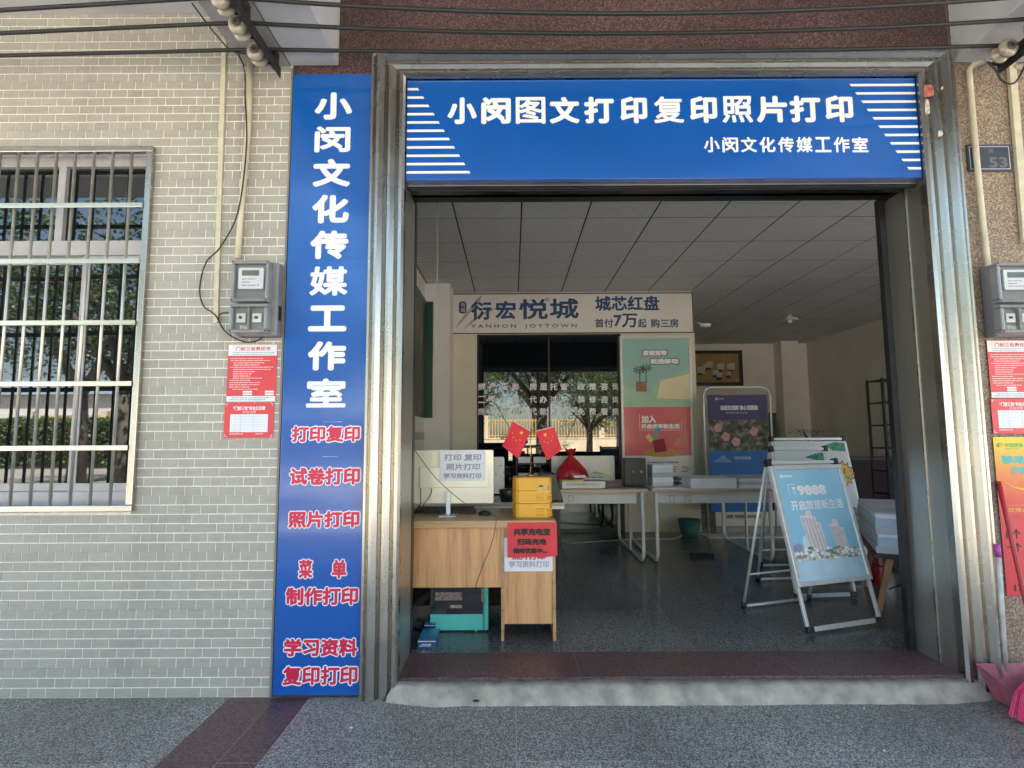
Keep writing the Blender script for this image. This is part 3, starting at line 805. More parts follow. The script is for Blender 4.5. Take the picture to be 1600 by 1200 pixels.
for px, py in ((999, 578), (1009, 575)):
    c = at(px, py, yt-.002); palm.add([c+Vector((-.006, 0, 0)), c+Vector((.006, 0, 0)), c+Vector((.012, 0, -.2)), c+Vector((-.004, 0, -.2))], [(0, 1, 2, 3)])
    for a in range(0, 360, 40):
        d = Vector((math.cos(R(a)), 0, math.sin(R(a))*.7)); n_ = Vector((-d.z, 0, d.x)); palm.add([c, c+d*.06+n_*.012, c+d*.1, c+d*.06-n_*.012], [(0, 1, 2, 3)])
palm.build('palm_print', pmat('palm_print_green', (.06, .12, .05), .5), lb)
X = pbox(994, 596, 1010, 612, yt); MB().box(X[0], X[1], yt-.0015, yt-.0008, X[2], X[3]).build('hut_print', pmat('hut_brown', (.3, .13, .07), .5), lb)
lettering('加入', lb, WHITE, *pbox(1002, 649, 1025, 661, yt), yt, bold=.005)
lettering('开启优享新生活', lb, WHITE, *pbox(1002, 662, 1062, 670, yt), yt, bold=.004)
X = pbox(1000, 646, 1064, 672, yt); o_ = MB()
for q in ((X[0], X[1], X[2]-.004, X[2]), (X[1], X[1]+.004, X[2], X[3]-.1), (X[0]-.004, X[0], X[2], X[3])): o_.box(q[0], q[1], yt, yt+.0005, q[2], q[3])
o_.build('print_border', WHITE, lb)
OR = film('orange_film', (.6, .3, .1)); BX = film('box_red_film', (.3, .03, .05))
c = at(1035, 705, yt)
MB().poly([(c.x+math.cos(a*.5236)*.26, c.z-.02+math.sin(a*.5236)*.06) for a in range(12)], yt-.0004, yt).build('plate_print', OR, lb)
MB().poly([(c.x-.13, c.z+.14), (c.x+.03, c.z+.17), (c.x+.06, c.z+.0), (c.x-.1, c.z-.02)], yt-.0014, yt-.001).build('gift_box_print', BX, lb)
MB().poly([(c.x-.22, c.z+.2), (c.x-.17, c.z+.24), (c.x-.11, c.z+.15), (c.x-.16, c.z+.11)], yt-.0024, yt-.002).build('ticket_print', pmat('ticket_yellow', (.7, .5, .08), .5), lb)
MB().poly([(c.x+.16, c.z+.09), (c.x+.21, c.z+.17), (c.x+.26, c.z+.15), (c.x+.2, c.z+.07)], yt-.0024, yt-.002).build('ticket_print', OR, lb)
for dx, dz in ((-.06, .28), (-.09, .2)): MB().poly([(c.x+dx-.04, c.z+dz-.03), (c.x+dx+.05, c.z+dz-.02), (c.x+dx+.04, c.z+dz+.04), (c.x+dx-.03, c.z+dz+.03)], yt-.0024, yt-.002).build('blue_cube_print', pmat('cube_blue', (.1, .3, .45), .5), lb)
printed_lines(lb, INK, *pbox(1012, 720, 1062, 725, yt), 1, yt, 8)
printed_lines(lb, pmat('poster_red_ink', (.45, .04, .04), .5), *pbox(1050, 728, 1060, 738, yt), 3, yt, 9); printed_lines(lb, MATS['poster_red_ink'], *pbox(1066, 728, 1078, 738, yt), 3, yt, 10)

# framed picture on the back wall: plain blossom print
X = pbox(1080, 548, 1158, 603, YB); 
pic = thing('framed_picture', 'dark framed gold picture of white blossoms hanging on the back wall', 'picture', ((X[0]+X[1])/2, YB, X[2]))
b_ = MB(); t = .07; x0, x1, z0, z1 = X
for q in ((x0, x1, z1-t, z1), (x0, x1, z0, z0+t), (x0, x0+t, z0+t, z1-t), (x1-t, x1, z0+t, z1-t)): b_.box(q[0], q[1], YB-.05, YB-.002, q[2], q[3])
b_.build('frame', pmat('dark_wood_frame', (.02, .012, .01), .4), pic)
MB().box(x0+t, x1-t, YB-.02, YB-.002, z0+t, z1-t).build('picture_mount', pmat('gold_silk', (.36, .25, .1), .6, 0, .2, 4), pic)
rr = random.Random(5); b_ = MB(); d_ = MB()
for i in range(11):
    cx_ = x0+.2+rr.random()*(x1-x0-.4); cz_ = z0+.22+rr.random()*.26; r = rr.uniform(.04, .09)
    b_.poly([(cx_+r*math.cos(a*.785)*(1+.3*(a % 2)), cz_+r*.8*math.sin(a*.785)*(1+.3*(a % 2))) for a in range(8)], YB-.0235-.0002*i, YB-.021)
    d_.poly([(cx_-.1, cz_-.1), (cx_-.02, cz_-.04), (cx_+.05, cz_-.12)], YB-.0208, YB-.0202)
b_.build('blossom_print', pmat('blossom_grey', (.5, .48, .44), .6), pic); d_.build('leaf_print', pmat('leaf_dark', (.04, .04, .02), .6), pic)

# blue banner stand
yn = 7.3
bs = thing('banner_stand', 'rounded metal banner stand with purple and blue property poster behind the white desk', 'banner', (at(1155, 720, yn).x, yn, FL))
xa, xb, zt = at(1102, 700, yn).x, at(1207, 700, yn).x, at(1150, 605, yn).z
MB().tube([(xa, yn, FL+.01), (xa, yn, zt-.1), (xa+.03, yn, zt-.03), (xa+.1, yn, zt), (xb-.1, yn, zt), (xb-.03, yn, zt-.03), (xb, yn, zt-.1), (xb, yn, FL+.01)], .013, 8).build('frame', ALU, bs)
MB().box(xa-.05, xb+.05, yn-.15, yn+.15, FL, FL+.01).build('base_plate', ALU, bs)
xa += .05; xb -= .04; zt -= .1
PU = pmat('purple_vinyl', (.05, .045, .13), .5, 0, .15, 2, bump=.5, bscale=4, spec=.25)
zA, zB = at(1150, 656, yn).z, at(1150, 704, yn).z
MB().box(xa, xb, yn-.004, yn, zA, zt).build('purple_print', PU, bs)


def photo_mat():
    m, n, l, b = nodes_of('aerial_photo_print')
    g = n.new('ShaderNodeNewGeometry'); v = n.new('ShaderNodeTexVoronoi'); v.inputs['Scale'].default_value = 7; no = n.new('ShaderNodeTexNoise'); no.inputs['Scale'].default_value = 14; no.inputs['Detail'].default_value = 6
    l.new(g.outputs['Position'], v.inputs['Vector']); l.new(g.outputs['Position'], no.inputs['Vector'])
    cr = n.new('ShaderNodeValToRGB'); e = cr.color_ramp.elements; e[0].position = .3; e[0].color = (.02, .025, .02, 1); e[1].position = .75; e[1].color = (.34, .3, .28, 1)
    k = e.new(.52); k.color = (.1, .1, .09, 1)
    l.new(no.outputs['Fac'], cr.inputs[0]); l.new(cr.outputs[0], b.inputs['Base Color']); b.inputs['Roughness'].default_value = .55; b.inputs['Specular IOR Level'].default_value = .2
    return m


MB().box(xa, xb, yn-.004, yn, zB, zA).build('aerial_photo_print', photo_mat(), bs)
PK = pmat('pink_roof_print', (.4, .22, .2), .5, 0, .2, 30)
for px, py in ((1122, 668), (1134, 682), (1150, 690), (1178, 674)):
    c = at(px, py, yn-.005); s = .06
    MB().poly([(c.x-s, c.z), (c.x-s*.2, c.z+s), (c.x+s, c.z+s*.5), (c.x+s*.6, c.z-s*.9), (c.x-s*.4, c.z-s)], yn-.0055, yn-.005).build('roof_print', PK, bs)
MB().box(xa, xb, yn-.004, yn, at(1150, 800, yn).z, zB).build('blue_print', pmat('blue_vinyl_indoor', (.01, .11, .34), .5, 0, .1, 3, spec=.25), bs)
PP = pmat('pale_print', (.5, .5, .55), .5)
lettering('自然生活面 宫心花园里', bs, PP, *pbox(1126, 633, 1184, 641, yn-.005), yn-.005, bold=.004)
printed_lines(bs, pmat('dim_print', (.25, .25, .3), .5), *pbox(1134, 643, 1178, 647, yn-.005), 1, yn-.005, 3)
X = pbox(1117, 620, 1122, 625, yn-.005); MB().poly([(X[0], X[2]), ((X[0]+X[1])/2, X[3]), (X[1], X[2])][::-1], yn-.0055, yn-.005).build('triangle_logo', PP, bs)
printed_lines(bs, MATS['dim_print'], *pbox(1123, 621, 1138, 625, yn-.005), 1, yn-.005, 7)
lettering('飞机实景航拍', bs, PP, *pbox(1146, 713, 1173, 718, yn-.005), yn-.005)
mt = MB(); A, B, C, D, E_ = at(1113, 722, yn), at(1122, 716, yn), at(1130, 711, yn), at(1140, 719, yn), at(1144, 723, yn)
mt.poly([(q.x, q.z) for q in (A, B, C, D, E_)][::-1], yn-.0055, yn-.005); mt.build('mountain_print', pmat('mountain_blue', (.08, .2, .42), .5), bs)

# hanging chain of the roller shutter, poster on the left wall, camera, ceiling light
cx0 = at(684, 320, YR+.35)
ch = thing('shutter_chain', 'long metal bead chain hanging from the ceiling at the left of the doorway', 'chain', (cx0.x, YR+.35, at(684, 560, YR+.35).z))
z = at(684, 568, YR+.35).z; lk = None; n_ = 0
CH = pmat('galvanised_chain', (.4, .4, .38), .4, .9, .1)
mb = MB(); ztop = CEILZ
while z < ztop:
    a = n_ % 2; r_, h_ = .006, .016
    pts = [(cx0.x+(r_*math.cos(t_*math.pi/4) if a else 0), YR+.35+(0 if a else r_*math.cos(t_*math.pi/4)), z+h_+h_*math.sin(t_*math.pi/4)*.85) for t_ in range(9)]
    mb.tube(pts, .0018, 4, False); z += .026; n_ += 1
mb.build('chain_links', CH, ch)['kind'] = 'stuff'
ph = MB()
q0, q1 = at(640, 410, X=XL+.03), at(675, 655, X=XL+.03)
gp = thing('wall_poster', 'dark green abstract poster with orange and white streaks hanging on the left wall', 'poster', (XL+.02, 5.9, 1.5))


def streak_mat():
    m, n, l, b = nodes_of('dark_streaked_print')
    g = n.new('ShaderNodeNewGeometry'); mp = n.new('ShaderNodeMapping'); mp.inputs['Scale'].default_value = (1, 2.2, .7); mp.inputs['Rotation'].default_value = (R(18), 0, 0)
    l.new(g.outputs['Position'], mp.inputs[0]); no = n.new('ShaderNodeTexNoise'); no.inputs['Scale'].default_value = 5; no.inputs['Detail'].default_value = 9; no.inputs['Roughness'].default_value = .7; l.new(mp.outputs[0], no.inputs['Vector'])
    cr = n.new('ShaderNodeValToRGB'); e = cr.color_ramp.elements; e[0].position = .4; e[0].color = (.008, .01, .012, 1); e[1].position = .75; e[1].color = (.45, .42, .38, 1)
    k = e.new(.5); k.color = (.02, .045, .04, 1); k = e.new(.6); k.color = (.12, .045, .03, 1)
    l.new(no.outputs['Fac'], cr.inputs[0]); l.new(cr.outputs[0], b.inputs['Base Color']); b.inputs['Roughness'].default_value = .4
    return m


pz0, pz1 = 1.55, at(655, 432, X=XL+.03).z
pz0, pz1 = at(665, 653, 7.19).z, at(665, 472, 7.19).z
MB().box(XL+.013, XL+.03, 4.6, 7.17, pz0, pz1).build('printed_sheet', streak_mat(), gp)
MB().box(XL+.031, at(676, 600, 7.18).x, 7.165, 7.195, pz0, pz1).build('green_edge', pmat('dark_green_print', (.015, .08, .06), .4), gp)
c = at(1101, 508, 7.75)
cc = thing('security_camera', 'small white security camera fixed beside the end of the indoor header sign', 'camera', c)
MB().lathe([(.001, -.06), (.028, -.06), (.032, .0), (.03, .07), (.02, .08), (.001, .081)], c, 14, 'X').build('camera_body', MONW, cc)
MB().tube([c+Vector((-.1, .02, .04)), c+Vector((-.04, 0, .02)), c], .012, 8).build('bracket', MONW, cc)
c = at(1235, 513, 9.2); c.z = CEILZ
lp = thing('ceiling_lamp', 'small unlit white ceiling lamp at the back of the shop', 'lamp', c)
MB().lathe([(.03, .0), (.03, -.03), (.12, -.07), (.13, -.085), (.001, -.09)], c, 18).build('lamp_shade', MONW, lp)
MB().lathe([(.028, -.09), (.035, -.11), (.02, -.135), (.001, -.14)], c, 12).build('bulb', WHITE, lp)

# ================================================================== FRONT DESK
YD = 3.62
dt = at(868, 812, YD).z                        # desk top height
dxr, dxm = at(868, 900, YD).x, at(783, 900, YD).x
dxl = XL+.06
dsk = thing('front_desk', 'wood laminate counter desk with paper notices just inside the doorway on the left', 'desk', ((dxl+dxr)/2, YD, FL))
MB().box(dxl, dxr+.004, YD-.03, YD+.62, dt-.045, dt).build('desktop', WOOD_H, dsk, bevel=.003)
mz = at(700, 918, YD).z
MB().box(dxl, dxm-.0005, YD, YD+.018, mz, dt-.046).build('modesty_panel', WOOD, dsk)
MB().box(dxm+.018, dxr-.02, YD+.002, YD+.02, at(820, 975, YD).z, dt-.046).build('pedestal_front', WOOD, dsk)
MB().box(dxm, dxm+.0175, YD-.008, YD+.58, FL, dt-.046).build('side_panel', WOOD_H, dsk)
MB().box(dxr-.0195, dxr, YD-.008, YD+.58, FL, dt-.046).build('side_panel', WOOD_H, dsk)
MB().box(dxm+.018, dxr-.02, YD+.1, YD+.56, at(820, 975, YD).z, at(820, 975, YD).z+.018).build('pedestal_bottom', WOOD_H, dsk)
MB().box(dxl, dxl+.018, YD, YD+.58, FL, dt-.046).build('side_panel', WOOD_H, dsk)
MB().box(dxl+.02, dxm-.001, YD+.56, YD+.578, FL+.05, dt-.2).build('back_board', pmat('dark_brown_board', (.05, .04, .035), .7), dsk)  # dark brown board at the rear of the desk

# notices taped on the desk
yN = YD-.031-.003
X = pbox(789, 870, 863, 893, yN); X = pbox(788, 840, 863, 893, YD-.012)
wn_ = thing('white_paper_notice', 'white paper notice with outlined grey characters taped under the red notice on the desk', 'notice', (X[0], YD-.012, X[2]))
sheet('paper', PAPER, wn_, X[0], X[1], X[2], X[3], YD-.012)
lettering('学习资料打印', wn_, pmat('light_ink', (.4, .38, .42), .5), *pbox(795, 876, 858, 887, YD-.013), YD-.0133, bold=.0022)
lettering('照片打印', wn_, pmat('pink_ink', (.55, .12, .16), .5), *pbox(800, 864, 852, 875, YD-.013), YD-.0133, bold=.003)
X = pbox(793, 816, 870, 871, yN)
rn = thing('red_paper_notice', 'red paper notice with black Chinese lettering hung over the desk corner below the yellow box', 'notice', (X[0], yN, X[2]))
pm = MB(); nx, nz = 12, 9; V = []
for i in range(nx+1):
    for j in range(nz+1):
        u, v = i/nx, j/nz; curl = .018*max(0, u-.75)*4*max(0, .45-v)*2
        V.append((X[0]+(X[1]-X[0])*u, yN-curl-.0008*math.sin(u*9)-.0004, X[2]+(X[3]-X[2])*v+curl*.8*(v < .3)))
pm.add(V, [(i*(nz+1)+j, (i+1)*(nz+1)+j, (i+1)*(nz+1)+j+1, i*(nz+1)+j+1) for i in range(nx) for j in range(nz)], True)
pm.build('paper', RED, rn)
for s, q in (('共享充电宝', (802, 825, 860, 837)), ('扫码充电', (808, 841, 854, 852)), ('限时优惠中......', (802, 856, 860, 865))):
    lettering(s, rn, INKB, *pbox(*q, yN-.003), yN-.003, bold=.0028)

# yellow power-bank cabinet
yc = YD+.08
ca = thing('power_bank_cabinet', 'yellow three tier shared power bank charging box on the desk corner', 'charging box', (at(832, 800, yc).x, yc, dt))
x0, x1 = at(801, 780, yc).x, at(863, 780, yc).x; zt = at(830, 747, yc).z
w_ = x1-x0
zz = [dt+.001, dt+(zt-dt)*.36, dt+(zt-dt)*.68, zt]


def hexp(x0, x1, y0, ins, dep):
    """rounded lozenge plan"""
    return [(x0+.0, y0+dep*.45), (x0+ins, y0+.01), (x0+ins+.02, y0), (x1-ins*.9-.02, y0), (x1-ins*.9, y0+.008), (x1, y0+dep*.35), (x1, y0+dep*.75), (x1-.03, y0+dep), (x0+.03, y0+dep), (x0, y0+dep*.8)]


for i in range(3):
    g_ = .0007; P = hexp(x0, x1, yc, .02, .17); n_ = len(P)
    m_ = MB(); a, b = zz[i]+(g_ if i else 0), zz[i+1]-g_
    m_.add([(p[0], p[1], a) for p in P]+[(p[0], p[1], b) for p in P], [tuple(range(n_))[::-1], tuple(range(n_, 2*n_))]+[(k, (k+1) % n_, n_+(k+1) % n_, n_+k) for k in range(n_)])
    m_.build('cabinet_tier', YEL, ca, bevel=.002)
    if i < 2:
        for r_ in range(5 if i else 3):
            z_ = a+.012+r_*.019
            if z_ > b-.015: break
            for xo in (.6, .87):
                MB().box(x0+w_*xo, x0+w_*(xo+.19 if xo < .8 else xo+.11), yc-.005, yc+.01, z_, z_+.011).build('power_bank_slot', YEL if (r_+i) % 2 else pmat('yellow_slot', (.6, .28, .015), .4), ca, bevel=.002)
m_ = MB(); P = hexp(x0+.006, x1-.006, yc+.006, .02, .155); n_ = len(P)
m_.add([(p[0], p[1], zt-.001) for p in P]+[(p[0], p[1], zt+.008) for p in P], [tuple(range(n_))[::-1], tuple(range(n_, 2*n_))]+[(k, (k+1) % n_, n_+(k+1) % n_, n_+k) for k in range(n_)])
m_.build('lid', YELD, ca, bevel=.003)
X = pbox(838, 754, 860, 770, yc-.002); MB().box(X[0], X[1], yc-.003, yc+.004, X[2], X[3]).build('label_plate', pmat('amber_label', (.6, .36, .05), .3), ca)
lettering('怪小电', ca, INKB, *pbox(842, 758, 851, 763, yc-.004), yc-.004, bold=.001) if 0 else printed_lines(ca, INKB, *pbox(842, 757, 852, 767, yc-.004), 2, yc-.004, 3, .5)
X = pbox(855, 757, 859, 766, yc-.004); MB().box(X[0], X[1], yc-.005, yc-.0035, X[2], X[3]).build('label_block', YELD, ca)
c = at(807, 760, yc+.04)

# desk flags
yf = yc+.07
ft = at(832, 673, yf)
fx = at(829, 745, yf).x
fs = thing('desk_flag_stand', 'small brass desk stand with two crossed red national flags on top of the yellow box', 'flag stand', (fx, yf, zt+.008))
MB().lathe([(.026, .0), (.026, .006), (.02, .01), (.008, .014), (.005, .03), (.001, .031)], (fx, yf, zt+.009), 16).build('base', GOLD, fs)
MB().tube([(fx, yf, zt+.03), (fx+.001, yf, ft.z+.012)], .0028, 8).build('pole', GOLD, fs)


def star(cx, cz, r, rot, y):
    return [(cx+(r if k % 2 == 0 else r*.4)*math.sin(rot+k*math.pi/5), cz+(r if k % 2 == 0 else r*.4)*math.cos(rot+k*math.pi/5)) for k in range(10)]


def make_flag(quad, sgn):
    """quad: hoist-top, fly-top, fly-bottom, hoist-bottom pixel corners; the hoist edge hangs on a slanted stick"""
    Q = [at(a, b, yf-.01) for a, b in quad]
    def pt(u, v, o=0):
        A = Q[0].lerp(Q[1], u); B = Q[3].lerp(Q[2], u); P_ = A.lerp(B, v)
        P_.y = yf-.012+sgn*.004*math.sin(v*5+u*3)-.006*math.sin(u*math.pi)*v+o; return P_
    m_ = MB(); n1, n2 = 8, 10
    m_.add([pt(i/n1, j/n2) for i in range(n1+1) for j in range(n2+1)], [(i*(n2+1)+j, (i+1)*(n2+1)+j, (i+1)*(n2+1)+j+1, i*(n2+1)+j+1) for i in range(n1) for j in range(n2)], True)
    fo = m_.build('flag', FLAG, fs)
    m_ = MB(); m_.tube([Q[0]+Vector((0, -.004, .001)), Q[1]+Vector((0, -.004, .001))], .004, 6); m_.build('flag_stick', pmat('pale_pink_sleeve', (.7, .42, .42), .4), fo)
    st = []
    def put(u, v, r, rot):
        c0 = pt(u, v, -.0012)
        k = [Vector((c0.x+(r if q % 2 == 0 else r*.4)*math.sin(rot+q*math.pi/5), c0.y-.0008, c0.z+(r if q % 2 == 0 else r*.4)*math.cos(rot+q*math.pi/5))) for q in range(10)]
        c1 = c0.copy(); c1.y -= .0008
        MB().add([c1]+k, [(0, 1+i, 1+(i+1) % 10) for i in range(10)]).build('yellow_star', FYEL, fo)
    us = (.72, .5, .62) if sgn > 0 else (.28, .5, .4)
    return put, st, fo


def finish(put, st, fo, big, small):
    put(*big, .0145, .2)
    for u, v in small: put(u, v, .0048, .5)


p1 = make_flag([(829, 674), (801, 658), (785, 697), (810, 717)], 1)
finish(*p1, (.38, .2), [(.3, .44), (.48, .53), (.66, .5), (.78, .38)])
p2 = make_flag([(837, 674), (866, 667), (878, 702), (855, 720)], -1)
finish(*p2, (.4, .2), [(.22, .42), (.38, .5), (.58, .48), (.74, .36)])
MB().tube([(fx+.001, yf, ft.z), at(865, 668, yf-.01)], .002, 6).build('cross_stick', GOLD, fs)
MB().tube([(fx+.001, yf, ft.z), at(802, 659, yf-.01)], .002, 6).build('cross_stick', GOLD, fs)

# monitor seen from the back
ym_ = YD+.22
x0, x1, z0, z1 = pbox(636, 703, 771, 787, ym_)
mo = thing('desktop_monitor', 'large cream-backed monitor seen from behind on the front desk', 'monitor', ((x0+x1)/2, ym_, dt))
MB().rbox(x0, x1, ym_, ym_+.022, z0, z1, .008).build('back_cover', CREAM, mo, bevel=.002)
X = pbox(656, 729, 763, 762, ym_); MB().rbox(X[0], X[1], ym_-.012, ym_-.0005, X[2], X[3], .004).build('rear_housing', CREAM, mo, bevel=.003)
MB().box(x0+.01, x1-.01, ym_+.0225, ym_+.026, z0+.012, z1-.01).build('screen', BLACK, mo)
MX = at(701, 780, ym_).x
MB().rbox(MX-.0145, MX+.0145, ym_-.03, ym_-.014, dt+.006, at(700, 767, ym_).z, .012).build('stand_neck', pmat('grey_blue_stand', (.4, .46, .55), .3, .4), mo, bevel=.002)
MB().box(MX-.055, MX+.055, ym_-.09, ym_+.08, dt+.0005, dt+.0065).build('stand_base', pmat('pale_silver', (.62, .62, .58), .3, .5), mo, bevel=.002)
for a, b in ((658, 657), (674, 664)):
    MB().tube(catmull([at(a, 763, ym_-.008), at(a-1, 772, ym_-.02), at(b, 786, ym_-.01), at(b-8, 800, ym_+.02)]), .0028, 6).build('plug_cable', RUBBER, mo)
X = pbox(687, 703, 758, 752, ym_-.02)
pn = thing('printed_notice_sheet', 'white paper with grey Chinese print service wording taped on the back of the monitor', 'notice', (X[0], ym_-.015, X[2]))
yy = ym_-.0145
sheet('paper', PAPER, pn, X[0], X[1], X[2], X[3], yy, .0008)
for s, q in (('打印 复印', (694, 709, 752, 720)), ('照片打印', (697, 724, 750, 735)), ('学习资料打印', (693, 739, 752, 748))):
    lettering(s, pn, pmat('mid_grey_ink', (.3, .3, .36), .5), *pbox(*q, yy-.002), yy-.002, bold=.0018)
# keyboard, mouse, cables
kb = thing('keyboard', 'black keyboard lying on the front desk behind the monitor stand', 'keyboard', (at(700, 792, YD+.36).x, YD+.36, dt))
kx0, kx1 = at(648, 792, YD+.35).x, at(742, 792, YD+.35).x
MB().box(kx0, kx1, YD+.32, YD+.46, dt+.001, dt+.018).build('keyboard_body', BLACK, kb, bevel=.003)
kk = MB()
for i in range(20):
    for j in range(5): kk.box(kx0+.008+i*(kx1-kx0-.016)/20, kx0+.005+(i+1)*(kx1-kx0-.016)/20, YD+.33+j*.025, YD+.35+j*.025, dt+.0185, dt+.026+.002*j)
kk.build('keys', pmat('dark_key', (.03, .03, .035), .5), kb)['kind'] = 'stuff'
c = at(757, 800, YD+.2); c.z = dt+.001
ms = MB().lathe([(.03, 0), (.033, .008), (.028, .02), (.016, .028), (.001, .031)], (0, 0, 0), 14).build('computer_mouse', BLACK); ms.location = (c.x, YD+.24, dt+.001); ms.scale = (1.3, 1, 1)
tag(ms, 'black mouse lying on the wood desk beside the keyboard', 'mouse')
w1 = MB().tube(catmull([at(640, 692, YD-.05), at(662, 723, YD-.05), at(683, 749, YD-.04), at(708, 772, YD-.03), at(727, 787, YD+.1)]), .0022, 6).build('monitor_cable', RUBBER)
tag(w1, 'thin black cable slanting across the back of the monitor down to the desk', 'cable')
w2 = MB().tube(catmull([at(768, 800, YD+.2), (at(775, 809, YD-.036)), at(773, 830, YD-.036), at(765, 858, YD-.02), at(752, 890, YD-.02), at(744, 915, YD-.01), at(742, 930, YD+.06)]), .0018, 6).build('hanging_cable', RUBBER)
tag(w2, 'thin black cable hanging from the desktop down across the front desk panel', 'cable')
w3 = MB()
for k, (a, b) in enumerate(((0, 0), (3, 6))): w3.tube(catmull([at(868+a, 800, YD+.3), at(875+a, 850+b, YD+.25), at(886+a, 880, YD+.2), at(884, 905-b, YD+.2), at(872, 905, YD+.22), at(869, 880+b, YD+.2), at(876, 862, YD+.2), at(870, 840, YD+.25)]), .003, 6)
tag(w3.build('coiled_cable', RUBBER), 'loose coil of black cable hanging at the right end of the front desk', 'cable')

# return desk further in, plants and black bag
YE = 4.57
ez = dt
rd = thing('return_desk', 'narrow wooden side table behind the front desk carrying small plants and a dark bag', 'table', (at(820, 790, YE).x, YE, FL))
ex0, ex1 = at(700, 790, YE).x, at(882, 790, YE).x
MB().box(ex0, ex1, YE, YE+.5, ez-.025, ez).build('tabletop', WOOD_T, rd, bevel=.002)
for xx in (ex0+.03, ex1-.06):
    for y_ in (YE+.03, YE+.44): MB().box(xx, xx+.03, y_, y_+.03, FL, ez-.026).build('leg', DARK, rd)
MB().box(ex0, ex1-.001, YE+.0, YE+.49, ez-.05, ez-.026).build('lower_rail', MONW, rd)
yy = YE+.1; c = at(792, 765, yy)
pl = thing('potted_plant', 'small dark potted plant with pale flowers between the monitor and the yellow box', 'plant', (c.x, yy, ez))
MB().lathe([(.05, 0), (.065, .09), (.06, .1), (.001, .1)], (c.x, yy, ez+.001), 14).build('pot', BLACK, pl)
rr = random.Random(2); lf = MB(); flw = MB()
for i in range(70):
    a = rr.random()*6.28; r_ = rr.random()*.09; h_ = .1+rr.random()*.19; p = Vector((c.x+r_*math.cos(a), yy+r_*math.sin(a), ez+h_)); d = Vector((rr.uniform(-1, 1), rr.uniform(-1, 1), rr.uniform(-.2, 1))).normalized()*.022; s_ = d.cross(Vector((0, 0, 1)))*.35
    (lf if i % 4 else flw).add([p, p+d*.5+s_, p+d, p+d*.5-s_], [(0, 1, 2, 3)])
lf.build('leaves', leaf_mat('plant_leaf', (.03, .06, .03), (.12, .2, .1)), pl); flw.build('flowers', pmat('grey_pink_petal', (.4, .34, .35), .6), pl)
yy = YE+.06; X = pbox(842, 738, 880, 783, yy)
o = MB().add([(X[0], yy, ez+.001), (X[1], yy, ez+.001), (X[1], yy+.18, ez+.001), (X[0], yy+.18, ez+.001), (X[0], yy+.01, X[3]), (X[1]-.06, yy+.01, X[3]-.01), (X[1]-.06, yy+.15, X[3]-.01), (X[0], yy+.15, X[3])],
             [(0, 1, 2, 3), (4, 5, 6, 7), (0, 1, 5, 4), (1, 2, 6, 5), (2, 3, 7, 6), (3, 0, 4, 7)]).build('document_bag', BLACK, None, bevel=.01)
tag(o, 'dark slanted bag standing on the side table right of the yellow box', 'bag')

# PC case under the desk
yp_ = YD+.16
X = pbox(672, 915, 763, 985, yp_); x0, x1, z0, z1 = X[0], X[1], FL+.012, at(700, 905, yp_).z
pc = thing('computer_case', 'turquoise desktop computer case with dark side window standing under the desk', 'computer', ((x0+x1)/2, yp_, FL))
zb = at(700, 960, yp_).z
z0 = at(700, 985, yp_).z
if z0 < FL+.01: z0 = FL+.012
MB().box(x0, x1-.035, yp_, yp_+.2, z0, zb).build('base_shroud', TEAL, pc, bevel=.002)
MB().box(x1-.034, x1, yp_-.001, yp_+.2, z0, z1).build('front_panel', TEAL, pc, bevel=.003)
g_ = MB()
for i in range(34): g_.box(x1-.032, x1-.022, yp_-.002, yp_-.0012, z0+.006+i*.0085, z0+.011+i*.0085)
g_.build('vent_slots', pmat('dark_teal', (.015, .2, .2), .5), pc)
MB().box(x0, x1-.035, yp_+.004, yp_+.2, zb+.0005, z1).build('side_window', pmat('smoked_glass', (.012, .013, .016), .05, 0, .3, 6, ior=1.8), pc)
for q, c_ in (((680, 925, 722, 938), (.22, .17, .16)), ((703, 945, 722, 950), (.3, .25, .2)), ((752, 920, 757, 940), (.3, .25, .16))):
    X = pbox(*q, yp_+.003); MB().box(X[0], X[1], yp_+.0, yp_+.003, X[2], X[3]).build('component', pmat('component_'+str(q[0]) if 0 else 'component_%s' % ('abc'[len([m for m in MATS if m.startswith('component_')]) % 3]), c_, .4, 0, .6, 60), pc)
for xx in (x0+.04, x1-.08): MB().lathe([(.009, 0), (.007, .012)], (xx, yp_+.02, FL+.0005), 10).build('foot', WHITE, pc)
